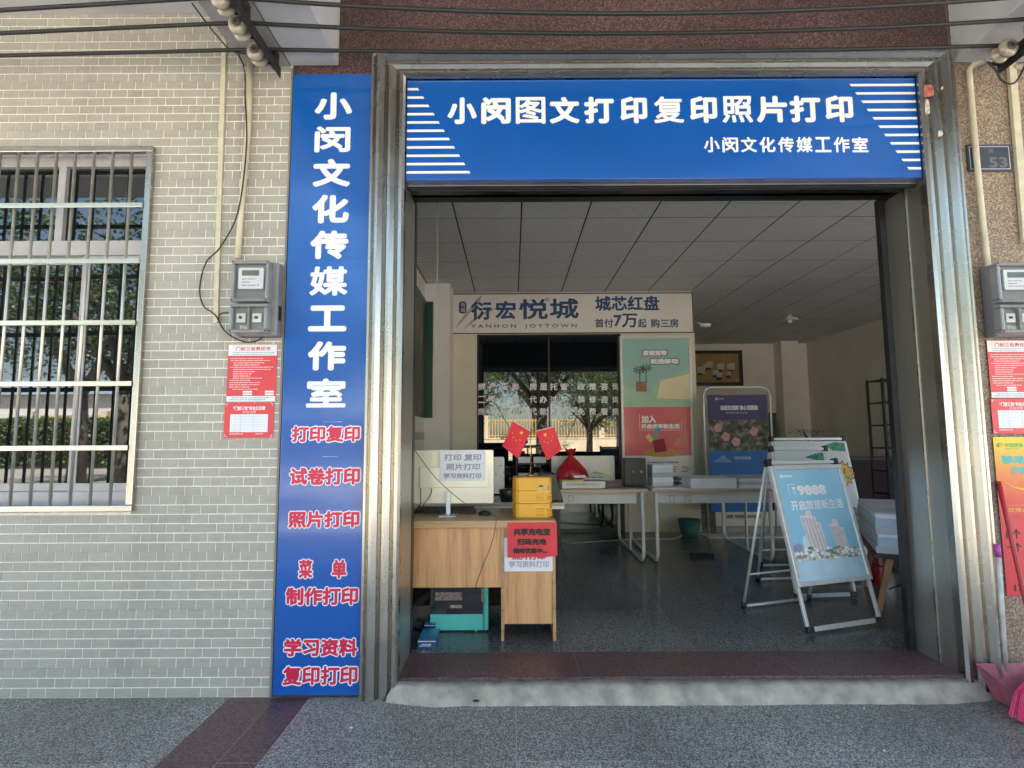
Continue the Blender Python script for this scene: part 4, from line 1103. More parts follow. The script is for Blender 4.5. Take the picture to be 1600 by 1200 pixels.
# cables bundle + blue leaflets packs
cb = MB()
for k in range(5): cb.tube(catmull([at(668+k*3, 925, yp_+.05), at(646+k*3, 945, yp_+.02), at(641+k*2, 968, yp_+.0), at(655+k, 982-k*2, yp_), at(672, 985-k*3, yp_+.03)]), .0035, 6)
tag(cb.build('cable_bundle', RUBBER), 'bundle of black cables looping down beside the turquoise computer case', 'cable')
BLL = pmat('blue_leaflet_print', (.015, .07, .22), .3, 0, .3, 8, coat=.4)
for k, (q, lab) in enumerate((((638, 968, 680, 993), 'blue leaflet stack lying half under the desk beside the turquoise computer'), ((637, 990, 681, 1019), 'blue leaflet stack leaning nearest the door reveal, in front of the other leaflets'))):
    y_ = (YD+.13, YD-.13)[k]
    X = pbox(*q, y_); h_ = (.06, .05)[k]
    lt = thing('leaflet_stack', lab, 'leaflets', ((X[0]+X[1])/2, y_, FL), 'blue leaflet stacks under the desk')
    x0_ = max(X[0], OX0+.035)-(0 if k else 0)
    MB().box(x0_, X[1], y_, y_+.2, FL+.001, FL+h_).build('paper_stack', BLL, lt)
    MB().box(x0_+.001, X[1]-.001, y_-.0004, y_+.199, FL+h_*.8, FL+h_*.88).build('white_sheets', WHITE, lt)
    MB().box(x0_+.002, X[1]-.002, y_+.002, y_+.198, FL+h_+.0005, FL+h_+.002).build('cover', pmat('leaflet_cover', (.05, .25, .4), .3, 0, .4, 12, coat=.5), lt)
    printed_lines(lt, WHITE, x0_+.01, X[1]-.02, FL+.012, FL+h_*.6, 2, y_-.001, 5+k)

# ================================================================== WHITE LOOP-LEG DESKS
YW = 5.7
tz = at(1100, 764, YW).z
LEG = pmat('white_powder_coat', (.6, .6, .58), .4, 0, .05, 5)


def loop(xc, y0, y1, ztop, w_=.032, th_=.03, rad=.12):
    """flat bar bent into a U in the YZ plane"""
    path = [(y0, ztop), (y0, FL+rad)]+[(y0+rad-rad*math.cos(a*math.pi/8), FL+rad-rad*math.sin(a*math.pi/8)) for a in range(1, 5)]
    path += [(y1-rad+rad*math.sin(a*math.pi/8), FL+rad-rad*math.cos(a*math.pi/8)) for a in range(0, 5)]+[(y1, ztop)]
    m_ = MB(); n_ = len(path); V = []
    for i, (y_, z_) in enumerate(path):
        a = path[max(i-1, 0)]; b = path[min(i+1, n_-1)]; t_ = Vector((b[0]-a[0], b[1]-a[1])).normalized(); nn = Vector((-t_.y, t_.x))*th_
        for sx in (-w_/2, w_/2):
            V.append((xc+sx, y_, z_)); V.append((xc+sx, y_+nn.x, z_+nn.y))
    F_ = []
    for i in range(n_-1):
        k = i*4; F_ += [(k, k+4, k+6, k+2), (k+1, k+3, k+7, k+5), (k, k+1, k+5, k+4), (k+2, k+6, k+7, k+3)]
    m_.add(V, F_); return m_


def white_desk(x0, x1, label, legs):
    d = thing('office_desk', label, 'desk', ((x0+x1)/2, YW, FL), 'white loop-leg office desks')
    MB().box(x0, x1, YW, YW+1.38, tz-.028, tz).build('desktop', WOOD_T, d, bevel=.002)
    b = MB().box(x0+.06, x1-.1, YW+.09, YW+.12, tz-.15, tz-.0285).build('front_beam', LEG, d, bevel=.003)
    MB().box(x0+.06, x1-.1, YW+1.26, YW+1.29, tz-.11, tz-.0285).build('rear_beam', LEG, d)
    for xc in legs: loop(xc, YW+.04, YW+1.36, tz-.029).build('loop_leg', LEG, d, bevel=.004)
    for xc in legs[-1:]: MB().box(xc-.02, xc-.005, YW+.62, YW+.66, FL+.02, tz-.03).build('centre_post', LEG, d)
    return d, b


xA0, xA1 = .12, at(1013, 768, YW).x; xB0, xB1 = at(1018, 768, YW).x, at(1240, 768, YW).x
d1, b1 = white_desk(xA0, xA1, 'white loop-leg desk carrying a printer and red bag, behind the yellow box', (xA0+.06, at(1006, 800, YW).x))
d2, b2 = white_desk(xB0, xB1, 'white loop-leg desk carrying paper stacks, left of the blue poster stand', (at(1028, 800, YW).x, at(1208, 800, YW).x))
for px, b in ((892, b1), (1050, b2), (1075, b2)):
    c = at(px, 779, YW+.088); o_ = MB()
    P = [(-.028, .03), (-.01, .03), (0, .02), (.01, .03), (.028, .03), (.02, .0), (.028, -.03), (.01, -.03), (0, -.02), (-.01, -.03), (-.028, -.03), (-.02, 0)]
    o_.tube([(c.x+p[0], YW+.0885, c.z+p[1]) for p in P+P[:1]], .0022, 4, False); o_.build('cable_port', DARK, b)
# printer / box with books, red bag
yy = YW+.1
X = pbox(878, 752, 946, 763, yy)
pr = thing('document_scanner', 'cream flat office machine on the white desk under the red bag', 'scanner', ((X[0]+X[1])/2, yy, tz))
MB().box(X[0], X[1], yy, yy+.36, tz+.001, tz+.075).build('body', MONW, pr, bevel=.006)
MB().box(X[0]+.04, X[1]-.05, yy-.002, yy+.001, tz+.025, tz+.06).build('tray_front', pmat('tray_grey', (.5, .5, .48), .4), pr)
printed_lines(pr, INK, X[0]+.15, X[1]-.16, tz+.04, tz+.05, 1, yy-.003, 3)
mg = thing('magazine', 'colourful magazines with green leaf cover lying on the office machine', 'magazine', (X[0]+.2, yy, tz+.08))
for i, (a, b, c_, h_) in enumerate(((.0, .22, (.55, .5, .05), .012), (.12, .34, (.5, .03, .1), .014), (.22, .44, (.3, .42, .4), .01))):
    MB().box(X[0]+a, X[0]+b, yy-.01+.004*i, yy+.2, tz+.076+i*.011, tz+.076+i*.011+.0105).build('magazine_copy', pmat(('yellow', 'crimson', 'pale_green')[i]+'_cover', c_, .35, 0, .3, 20), mg)
lf = MB(); rr = random.Random(9)
for i in range(5):
    c = Vector((X[0]+.28+i*.028, yy+.03+.01*i, tz+.11)); P = [c+Vector((0, 0, 0)), c+Vector((.03, 0, .045)), c+Vector((.085, 0, .06-.008*i)), c+Vector((.12, 0, .0))]
    P = catmull(P, 4)
    for k in range(len(P)-1):
        lf.add([P[k], P[k+1], P[k+1]+Vector((.0, .0, -.012)), P[k]+Vector((0, 0, -.012))], [(0, 1, 2, 3)])
lf.build('curled_leaf_page', pmat('stripe_green', (.16, .34, .08), .4, 0, .6, 40), mg)
o = MB().box(X[0]+.12, X[0]+.24, yy-.02, yy+.1, tz+.112, tz+.132).build('white_carton', WHITE); tag(o, 'small white carton on the magazines in front of the red bag', 'box')
# red plastic bag, tied
yb_ = YW+.55; c = at(892, 735, yb_)
bz0 = tz+.001; bt = at(893, 712, yb_).z
rb_ = thing('red_plastic_bag', 'tied red plastic carrier bag on the white desk', 'bag', (c.x, yb_, tz))
V = []; n_ = 22; lev = [(.10, 0), (.165, .03), (.175, .09), (.15, .16), (.11, .2), (.06, .25), (.022, .29), (.02, .305), (.05, .33), (.06, .35)]
H = (bt-bz0)/.29
rr = random.Random(4)
for k, (r_, h_) in enumerate(lev):
    for i in range(n_):
        a = 6.283*i/n_; f_ = 1+.09*math.sin(a*5+k*.7)*(k > 0)+.05*math.sin(a*11+k); V.append((c.x+r_*f_*math.cos(a), yb_+r_*f_*.8*math.sin(a), bz0+h_*H*(1+.04*math.sin(a*3)*(k > 7))))
m_ = MB().add(V, [(k*n_+i, k*n_+(i+1) % n_, (k+1)*n_+(i+1) % n_, (k+1)*n_+i) for k in range(len(lev)-1) for i in range(n_)], True)
m_.add(V[:n_], [tuple(range(n_))[::-1]])
m_.build('bag_body', pmat('red_film_plastic', (.5, .01, .02), .22, 0, .2, 8, bump=.7, bscale=16, coat=.3), rb_)
# monitor behind the bag
for q, y_, lab in (((862, 712, 960, 756), YW+.8, 'wide cream-backed monitor standing behind the red plastic bag'), ((735, 714, 788, 772), YE+.4, 'small cream-backed monitor half hidden behind the front desk monitor')):
    X = pbox(*q, y_); base = tz if y_ > 6 else ez
    m_ = thing('rear_monitor', lab, 'monitor', ((X[0]+X[1])/2, y_, base))
    MB().rbox(X[0], X[1], y_, y_+.025, max(X[2], base+.03), X[3], .015).build('back_cover', MONW, m_, bevel=.002)
    MB().box(X[0]+.01, X[1]-.01, y_+.0255, y_+.028, max(X[2], base+.03)+.01, X[3]-.01).build('screen', BLACK, m_)
    MB().box((X[0]+X[1])/2-.03, (X[0]+X[1])/2+.03, y_-.012, y_-.0005, base+.008, (max(X[2], base+.03)+X[3])/2).build('stand_neck', ALU, m_)
    MB().box((X[0]+X[1])/2-.1, (X[0]+X[1])/2+.1, y_-.09, y_+.1, base+.001, base+.008).build('stand_base', ALU, m_)
# white shelf unit & phone-like thing behind flags
yy = 6.9
sh = thing('paper_shelf', 'small dark desktop shelf with white paper bundles behind the flag stand', 'shelf', (at(835, 740, yy).x, yy, tz))
x0, x1 = at(806, 740, yy).x, at(862, 740, yy).x; zt_ = at(830, 700, yy).z
for z_ in (tz+.001, (tz+zt_)/2, zt_): MB().box(x0, x1, yy, yy+.16, z_, z_+.018).build('shelf_board', DARK, sh)
for x_ in (x0, (x0+x1)/2-.04, x1-.018): MB().box(x_, x_+.018, yy+.002, yy+.158, tz+.019, zt_-.001).build('upright', DARK, sh)
for x_, z_, w0 in ((x0+.03, tz+.02, 'lower left'), ((x0+x1)/2, tz+.02, 'lower right'), (x0+.03, (tz+zt_)/2+.019, 'upper left'), ((x0+x1)/2, (tz+zt_)/2+.019, 'upper right')):
    o = MB().box(x_, x_+.15, yy-.01, yy+.15, z_, z_+.07).build('paper_bundle', WHITE); tag(o, 'white paper bundle in the '+w0+' bay of the small desktop shelf behind the flags', 'paper', 'paper bundles on the desktop shelf')
# black speaker box, book piles on desk B
yy = YW+.35; X = pbox(977, 716, 1009, 757, yy)
sp = thing('desktop_speaker', 'black box speaker with two small chrome fittings standing between the two desks', 'speaker', ((X[0]+X[1])/2, yy, tz))
MB().box(X[0], X[1], yy, yy+.2, tz+.001, X[3]).build('cabinet', BLACK, sp, bevel=.004)
for px in (989, 1002): 
    c = at(px, 737, yy); MB().lathe([(.012, .002), (.014, -.008), (.006, -.014), (.001, -.015)], (c.x, yy-.001, c.z), 10, 'Y').build('knob', ALU, sp)
    MB().box(c.x-.015, c.x+.015, yy-.006, yy-.001, tz+.03, c.z-.02).build('cone_panel', DARK, sp)


def paper_stack(name, label, x0, x1, y0, y1, z0, hs, group=None, mats=(PAPER, GREYP), rot=0, jit=.006, cat='paper'):
    t_ = thing(name, label, cat, ((x0+x1)/2, (y0+y1)/2, z0), group, local=True, rot=(0, 0, rot))
    z = .0006; rr = random.Random(int(x0*100)); w_, d_ = (x1-x0)/2, (y1-y0)/2
    for i, h_ in enumerate(hs):
        dx, dy = rr.uniform(-jit, jit), rr.uniform(-jit, jit)
        MB().box(-w_+dx, w_+dx, -d_+dy, d_+dy, z, z+h_-.001).build('paper_ream', mats[i % len(mats)], t_, bevel=.001); z += h_
    return t_


x_ = at(1020, 740, YW+.3)
paper_stack('book_pile', 'tall pile of white paper booklets beside the black speaker on the desk', at(1019, 740, YW+.3).x, at(1051, 740, YW+.3).x, YW+.3, YW+.52, tz, (.045, .05, .05, .045, .04), mats=(PAPER, WHITE, GREYP))
paper_stack('magazine_pile', 'low pile of grey magazines lying behind the booklet pile on the desk', at(1052, 750, YW+.4).x, at(1120, 750, YW+.4).x, YW+.35, YW+.7, tz, (.02, .02, .025, .02), mats=(GREYP, pmat('dark_cover', (.08, .08, .09), .35, 0, .4, 10)), rot=.15, jit=.015)
paper_stack('large_sheet_pile', 'wide stack of large white printed sheets along the front edge of the desk', at(1078, 757, YW+.05).x, at(1150, 757, YW+.05).x, YW+.04, YW+.5, tz, (.035, .035, .03), mats=(PAPER,))
paper_stack('large_sheet_pile', 'second stack of large white sheets, nearer the folding signs on the desk', at(1154, 757, YW+.05).x, at(1236, 757, YW+.05).x, YW+.03, YW+.55, tz, (.035, .03, .03, .01), mats=(PAPER, GREYP))
o = MB().box(at(945, 762, YW+.1).x, at(1008, 762, YW+.1).x, YW+.02, YW+.3, tz+.001, tz+.012).build('dark_magazine', MATS['dark_cover'], None); tag(o, 'dark flat magazine at the front corner of the printer desk', 'magazine')
o = MB().box(at(1020, 764, YW+.02).x, at(1072, 764, YW+.02).x, YW+.01, YW+.26, tz+.001, tz+.01).build('loose_sheets', PAPER, None); tag(o, 'loose white sheets at the front left edge of the paper desk', 'paper')
# bits on the floor at the back
yy = 7.35; X = pbox(1063, 797, 1092, 812, yy); c = at(1077, 805, yy)
o = MB().lathe([(.1, 0), (.13, .1), (.145, .2), (.15, .205), (.13, .2), (.1, .02), (.001, .019)], (c.x, yy-.0, FL+.001), 20).build('waste_bowl', pmat('teal_plastic', (.05, .17, .16), .3)); tag(o, 'teal plastic basin on the floor under the paper desk', 'basin')
c = at(1097, 870, z=FL); o = MB().box(c.x-.12, c.x+.12, c.y-.03, c.y+.04, FL+.001, FL+.035).build('power_strip', DARK, None, bevel=.005); tag(o, 'dark power strip lying on the floor between the desks', 'power strip')
w4 = MB().tube(catmull([at(872, 842, z=FL+.005), at(890, 849, z=FL+.005), at(930, 846, z=FL+.005), at(1000, 842, z=FL+.005), at(1050, 842, z=FL+.005), at(1075, 835, z=FL+.005), at(1130, 835, z=FL+.005)]), .004, 6).build('floor_cable', MONW); tag(w4, 'white cable trailing over the shop floor below the desks', 'cable')
yy = 8.1; X = pbox(1119, 797, 1225, 822, yy)
bx = thing('floor_sign_board', 'long white printed board lying on edge on the floor behind the paper desk', 'board', (X[0], yy, FL))
MB().box(X[0], X[1], yy, yy+.06, FL+.001, at(1150, 798, yy).z).build('board', MONW, bx)
printed_lines(bx, INK, X[0]+.15, X[1]-.15, FL+.1, FL+.17, 1, yy-.001, 3, .7)
xx = at(1139, 790, 8.3).x; X = pbox(1135, 752, 1200, 796, 8.2)
o = MB().box(X[0], X[1], 8.2, 8.24, at(1150, 798, 8.2).z, X[3]).build('blue_storage_board', pmat('teal_board', (.03, .17, .22), .4)); 
tag(o, 'teal blue board standing on the white board behind the desk', 'board')
o.data.transform(Matrix.Translation((0, 0, FL+.0-at(1150, 798, 8.2).z))) if 0 else None

# ================================================================== A-BOARDS
BLK = BLACK


def a_board(label, bl, br, tl_, zt, lean_back, name='pavement_sign', poster=None, group='folding A-frame poster boards'):
    """bl,br: floor points of the front feet; the face leans back by `lean_back` metres at height zt; local frame: x along the face, y into the shop"""
    d = (br-bl); d.z = 0; yaw = math.atan2(d.y, d.x); W = d.length
    t_ = thing(name, label, 'sign', bl, group, local=True, rot=(0, 0, yaw))
    Hh = zt-FL; L = math.hypot(Hh, lean_back); ang = math.atan2(lean_back, Hh)
    def P(u, s, o=0):      # u along width, s along the slope from the floor, o = offset outward (towards viewer)
        return (u, s*math.sin(ang)-o*math.cos(ang), s*math.cos(ang)+o*math.sin(ang)*-1*-1)
    def bar(u0, s0, u1, s1, o0, o1):
        V = [P(u, s, o) for u in (u0, u1) for s in (s0, s1) for o in (o0, o1)]
        return MB().add(V, [(0, 1, 3, 2), (4, 6, 7, 5), (0, 4, 5, 1), (2, 3, 7, 6), (0, 2, 6, 4), (1, 5, 7, 3)])
    for u in (0, W-.022): bar(u, .05, u+.022, L, -.008, .012).build('front_leg', ALU, t_, bevel=.003)
    bar(.0, .012, .022+.03, .05, -.01, .016).build('corner_foot', BLK, t_, bevel=.004); bar(W-.052, .012, W, .05, -.01, .016).build('corner_foot', BLK, t_, bevel=.004)
    bar(.0525, .016, W-.0525, .046, -.006, .01).build('bottom_bar', ALU, t_, bevel=.003)
    for u in (.0, W-.026): bar(u-.002, L+.001, u+.03, L+.05, -.03, .016).build('hinge', BLK, t_, bevel=.005)
    bar(.032, L+.012, W-.03, L+.036, -.012, .008).build('top_bar', ALU, t_, bevel=.003)
    # rear frame
    rb0 = lean_back+.32
    def Q(u, s): return Vector((u, (lean_back+.03)+(rb0-lean_back-.03)*(1-s), Hh*s+.0))
    for u in (.011, W-.011): MB().tube([Q(u, .02), Q(u, 1.0)], .011, 8).build('rear_leg', ALU, t_)
    MB().tube([Q(.04, .02), Q(W-.04, .02)], .011, 8).build('rear_bottom_bar', ALU, t_)
    MB().tube([Q(.015, .25), Q(W-.015, .25)], .007, 8).build('rear_cross_bar', ALU, t_)
    for u in (.011, W-.011): MB().tube([Q(u, 0), Q(u, .05)], .018, 8).build('corner_foot', BLK, t_)
    return t_, P, bar, W, L


blp, brp = at(1262, 993, z=FL), at(1378, 976, z=FL)
topz = at(1203, 727, 4.13).z
t_, P, bar, W, L = a_board('silver A-frame board with light blue apartment tower poster, foremost in the shop', blp, brp, None, topz, .27)
s0_ = .285; s1_ = L-.0
# snap frame
for a in ((-.004, s0_, W+.004, s0_+.03), (-.004, s1_-.03, W+.004, s1_), (-.004, s0_+.03, .026, s1_-.03), (W-.026, s0_+.03, W+.004, s1_-.03)): bar(a[0], a[1], a[2], a[3], .0125, .03).build('snap_frame', ALU, t_, bevel=.005)
PB = pmat('light_blue_poster', (.3, .6, .8), .25, 0, .05, 1.5, coat=.3)
bar(.026, s0_+.03, W-.026, s1_-.03, .0128, .018).build('poster', PB, t_)


def on_face(mb_fn, name, mat, o=.0185):
    """flat shapes given as (u,s) polygons laid on the poster face"""
    m_ = MB()
    for poly in mb_fn: m_.add([P(u, s, o) for u, s in poly], [tuple(range(len(poly)))])
    return m_.build(name, mat, t_)


def face_text(s, mat, u0, u1, v0, v1, o=.019, bold=0, name='lettering'):
    vs_, fs_, w_, h_ = text_mesh(s); m_ = MB(); sx = (u1-u0-2*bold)/w_; sv_ = (v1-v0-2*bold)/h_
    sh_ = [(0, 0)]+([(math.cos(i*.785)*bold, math.sin(i*.785)*bold) for i in range(8)] if bold else [])
    for i, (dx, dz) in enumerate(sh_): m_.add([P(u0+bold+v[0]*sx+dx, v0+bold+v[1]*sv_+dz, o+i*.00004) for v in vs_], fs_)
    return m_.build(name, mat, t_)


PH = s1_-s0_-.06; b0 = s0_+.03; PWd = W-.052
U = lambda f: .026+PWd*f
S = lambda f: b0+PH*f
PW2 = pmat('poster_white', (.85, .88, .9), .4)
face_text('9888', PW2, U(.28), U(.72), S(.755), S(.85), bold=.006)
face_text('首', PW2, U(.2), U(.26), S(.805), S(.84), bold=.001); face_text('付', PW2, U(.2), U(.26), S(.765), S(.8), bold=.001)
face_text('开启旅居新生活', PW2, U(.13), U(.93), S(.62), S(.71), bold=.0016)
on_face([[(U(.15), S(.75)), (U(.156), S(.75)), (U(.156), S(.865)), (U(.15), S(.865))], [(U(.156), S(.86)), (U(.28), S(.86)), (U(.28), S(.865)), (U(.156), S(.865))]], 'print_border', PW2)
rr = random.Random(8); dashes = [[(U(.07), S(.925)), (U(.12), S(.925)), (U(.12), S(.955)), (U(.07), S(.955))]]
for i in range(5): u = .13+.025*i; dashes.append([(U(u), S(.93)), (U(u+.02), S(.93)), (U(u+.02), S(.95)), (U(u), S(.95))])
on_face(dashes, 'logo_print', PW2)
# water, horizon, towers
on_face([[(U(0), S(0)), (U(1), S(0)), (U(1), S(.17)), (U(0), S(.17))]], 'water_print', pmat('poster_water', (.46, .66, .8), .3, 0, .08, 6), .0183)
on_face([[(U(0), S(.17)), (U(1), S(.17)), (U(1), S(.24)), (U(.86), S(.245)), (U(.7), S(.235)), (U(.5), S(.25)), (U(.25), S(.235)), (U(.1), S(.26)), (U(0), S(.25))]], 'shore_print', pmat('poster_shore', (.5, .54, .52), .4, 0, .7, 45), .0184)
on_face([[(U(0), S(.25)), (U(.1), S(.26)), (U(.2), S(.24)), (U(.2), S(.3)), (U(.1), S(.33)), (U(0), S(.3))]], 'hill_print', pmat('poster_hill', (.3, .33, .5), .4), .01838)
TWR = pmat('poster_tower', (.78, .72, .74), .4, 0, .1, 30); TWD = pmat('poster_tower_windows', (.36, .36, .42), .4)
for (a, b, h0, hm, h1) in ((.22, .52, .56, .61, .5), (.62, .85, .47, .52, .44)):
    on_face([[(U(a+.05), S(.2)), (U(b), S(.2)), (U(b-.02), S(h1)), (U(b-.07), S(h1+.002)), (U(b-.075), S(h0-.005)), (U((a+b)/2+.03), S(h0)), (U((a+b)/2+.028), S(hm)), (U((a+b)/2-.05), S(hm)), (U((a+b)/2-.052), S(h0+.01)), (U(a), S(h0+.008))]], 'tower_print', TWR, .0186)
    q = []
    nr = int((h0-.24)/.0095)
    for i in range(nr):
        for j in range(5):
            s = .235+i*.0095; u = a+.04*(1-i/nr)+(b-a-.03)*(.05+.19*j)
            if j == 4 and s > h1-.01: continue
            q.append([(U(u), S(s)), (U(u+(b-a)*.12), S(s)), (U(u+(b-a)*.12), S(s+.005)), (U(u), S(s+.005))])
    on_face(q, 'tower_window_print', TWD, .0189)
on_face([[(U(.16), S(.25)), (U(.26), S(.25)), (U(.26), S(.39)), (U(.18), S(.38))]], 'far_tower_print', pmat('poster_far_tower', (.5, .68, .8), .4), .0185)
rr = random.Random(3); q = []
for i in range(60):
    u = rr.uniform(.02, .96); s = rr.uniform(.22, .28) if rr.random() < .6 else rr.uniform(.19, .24); r_ = rr.uniform(.008, .022)
    q.append([(U(u)+r_*math.cos(k*1.05), S(s)+r_*.6*math.sin(k*1.05)) for k in range(6)])
on_face(q[:36], 'tree_print', pmat('poster_tree', (.25, .33, .22), .5, 0, .5, 50), .0192)['kind'] = 'stuff'; on_face(q[36:], 'boat_print', PW2, .0194)['kind'] = 'stuff'
q = []
for i in range(4): u = .1+.21*i; q.append([(U(u), S(.06)), (U(u+.17), S(.06)), (U(u+.17), S(.095)), (U(u), S(.095))])
on_face(q, 'caption_print', pmat('poster_caption', (.55, .66, .76), .4), .0187)

# second board behind, with starburst price
b2l = at(1236, 905, z=FL); b2r = at(1392, 893, z=FL)
b2l = Vector((2.25, 5.0, FL)); b2r = Vector((3.02, 5.12, FL))
t_2, P, bar, W, L = a_board('silver A-frame board with green leaf header poster standing directly behind the tower poster', Vector((2.16, 4.45, FL)), Vector((2.66, 4.5, FL)), None, at(1250, 706, 4.7).z, .25)
t_ = t_2
bar(.02, .3, W-.02, L-.0, .013, .018).build('poster', pmat('white_board_poster', (.52, .54, .52), .35, 0, .06, 3), t_)
on_face([[(.28, L-.05), (.38, L-.02), (.45, L-.01), (.45, L-.09), (.36, L-.07)]], 'leaf_print', pmat('leaf_green_print', (.03, .2, .1), .4, 0, .5, 30))
face_text('万象城', INK, .1, .2, L-.075, L-.05, bold=.001) if 0 else None
b3l, b3r = Vector((2.4, 4.92, FL)), Vector((3.12, 4.97, FL))
t_3, P, bar, W, L = a_board('tallest A-frame board with yellow starburst price print, rearmost of the folding boards', b3l, b3r, None, at(1270, 690, 5.2).z, .3)
t_ = t_3
bar(.02, .3, W-.02, L-.0, .013, .018).build('poster', MATS['white_board_poster'], t_)
c = (W-.11, L-.3); star_ = [(c[0]+(.125 if k % 2 == 0 else .092)*math.cos(k*math.pi/14), c[1]+(.125 if k % 2 == 0 else .092)*math.sin(k*math.pi/14)) for k in range(28)]
star2 = [(c[0]+(u-c[0])*.85, c[1]+(v-c[1])*.85) for u, v in star_]
on_face([star_], 'starburst_edge', pmat('starburst_red', (.4, .06, .04), .5), .0187); on_face([star2], 'starburst', pmat('starburst_yellow', (.65, .45, .05), .5), .0192)
face_text('900/', pmat('starburst_red', (.4, .06, .04), .5), c[0]-.09, c[0]+.04, c[1]-.01, c[1]+.05, .0198, .004)
face_text('平方米', pmat('dark_green_ink', (.1, .22, .05), .5), c[0]-.07, c[0]+.07, c[1]-.06, c[1]-.02, .0198, .001)
on_face([[(W-.22, L-.04), (W-.12, L-.01), (W-.03, L-.02), (W-.03, L-.1), (W-.16, L-.09)]], 'leaf_print', MATS['leaf_green_print'])
on_face([[(W-.3, .4), (W-.03, .4), (W-.03, .62), (W-.12, .66), (W-.3, .6)]], 'photo_print', pmat('brown_photo_print', (.2, .14, .11), .5, 0, .8, 25))

# paper stack on wooden stool at the right
ys_ = 4.35
st = thing('wooden_stool', 'small square table on splayed wooden legs at the right, loaded with leaflets', 'stool', (at(1392, 820, ys_).x, ys_, FL))
bpy.data.objects.remove(st)
Nc = Vector((2.5, 3.97)); du = Vector((.9, -.43)).normalized(); dv = Vector((.43, .9)).normalized(); cc_ = Nc+du*.31+dv*.5; szt = .545
st = thing('low_table', 'low dark-topped table on splayed wooden legs at the right, loaded with leaflets', 'table', (cc_.x, cc_.y, 0), local=True, rot=(0, 0, math.atan2(du.y, du.x)))
MB().box(-.33, .33, -.52, .52, szt-.03, szt).build('tabletop', pmat('dark_stool_top', (.03, .025, .022), .5), st, bevel=.004)
for a, b, c_, d_ in ((-.22, -.42, -.1, -.02), (.22, -.42, .07, -.02), (-.22, .42, -.07, .05), (.22, .42, .07, .05)):
    MB().tube([(a, b, szt-.031), (a+c_, b+d_, FL+.001)], [.03, .02], 4).build('leg', WOOD_S, st, bevel=.002)
MB().tube([(-.24, -.44, FL+.2), (.24, .44, FL+.2)], .006, 6).build('cross_wire', DARK, st); MB().tube([(-.24, .44, FL+.2), (.24, -.44, FL+.21)], .006, 6).build('cross_wire', DARK, st)
paper_stack('leaflet_pile', 'big pile of pale blue-white leaflets on the low table beside the steel door reveal', cc_.x-.3, cc_.x+.3, cc_.y-.5, cc_.y+.5, szt, (.05, .06, .02, .05, .055, .03, .012), mats=(GREYP, pmat('pale_blue_paper', (.42, .54, .68), .6), PAPER), rot=math.atan2(du.y, du.x), jit=.007)
c = at(1376, 905, 4.9)
o = MB().lathe([(.05, 0), (.055, .02), (.055, .28), (.035, .34), (.018, .36), (.018, .4), (.001, .4)], (c.x, 4.95, FL+.001), 16).build('red_canister', pmat('red_enamel', (.3, .012, .02), .35)); tag(o, 'dark red canister standing on the floor behind the folding boards', 'canister')
# small white bench/box right of boards
c = at(1358, 862, 5.6)
wb = thing('white_side_box', 'small white box table with teal trim behind the wooden stool', 'table', (c.x, 5.6, FL))
MB().box(c.x-.15, c.x+.16, 5.5, 5.9, c.z+.0, c.z+.14).build('box_body', MONW, wb); MB().box(c.x-.151, c.x+.161, 5.499, 5.9, c.z-.03, c.z-.001).build('trim', TEAL if 0 else pmat('dull_teal', (.1, .28, .28), .4), wb)
for dx in (-.14, .13):
    for y_ in (5.52, 5.86): MB().box(c.x+dx, c.x+dx+.02, y_, y_+.02, FL, c.z-.0305).build('leg', LEG, wb)
# black ladder shelf on the right
yl = 7.0; x0, x1 = at(1385, 700, yl).x, at(1412, 700, yl).x
zt_ = at(1395, 590, yl).z
ls = thing('ladder_shelf', 'tall black metal ladder shelf against the right side with one small plant', 'shelf', (x0, yl, FL))
for x_ in (x0, x0+.2): 
    for y_ in (yl, yl+.3): MB().box(x_, x_+.025, y_, y_+.025, FL, zt_).build('upright', DARK, ls)
z_ = zt_-.03
while z_ > FL+.1:
    MB().box(x0+.026, x0+.199, yl+.001, yl+.324, z_, z_+.018).build('shelf_board', DARK, ls); z_ -= .285
lf = MB(); c = Vector((x0+.12, yl+.05, at(1400, 678, yl).z))
for k in range(9):
    a = k*.7; d = Vector((math.cos(a), .2*math.sin(a*2), .4+.5*math.sin(a))).normalized()*.09; n_ = Vector((-d.z, 0, d.x))*.12; lf.add([c, c+d*.5+n_, c+d, c+d*.5-n_], [(0, 1, 2, 3)])
o = lf.build('shelf_plant', MATS['plant_leaf']); tag(o, 'tiny spiky dark plant on the black ladder shelf', 'plant')
# plant behind boards
c = at(1255, 675, 8.5)
dp = thing('bonsai_plant', 'flat-topped dark bonsai plant on the counter at the back right', 'plant', (c.x, 8.5, c.z-.25))
lf = MB(); rr = random.Random(6)
for i in range(260):
    p = Vector((c.x+rr.gauss(0, .22), 8.5+rr.gauss(0, .12), c.z+rr.gauss(0, .03))); d = Vector((rr.uniform(-1, 1), rr.uniform(-1, 1), rr.uniform(-.4, .4))).normalized()*.04; n_ = d.cross(Vector((0, 0, 1)))*.3
    lf.add([p, p+d*.5+n_, p+d, p+d*.5-n_], [(0, 1, 2, 3)])
lf.build('foliage', MATS['plant_leaf'], dp); MB().tube([(c.x+.05, 8.5, c.z-.3), (c.x+.08, 8.5, c.z-.12), (c.x, 8.5, c.z)], [.03, .02, .01], 7).build('trunk', DARK, dp)
MB().box(c.x-.05, c.x+.18, 8.42, 8.58, c.z-.38, c.z-.28).build('pot', DARK, dp)
bc = thing('back_counter', 'dark low counter at the back right of the shop', 'counter', (4.6, 8.5, FL)); zc = c.z-.381
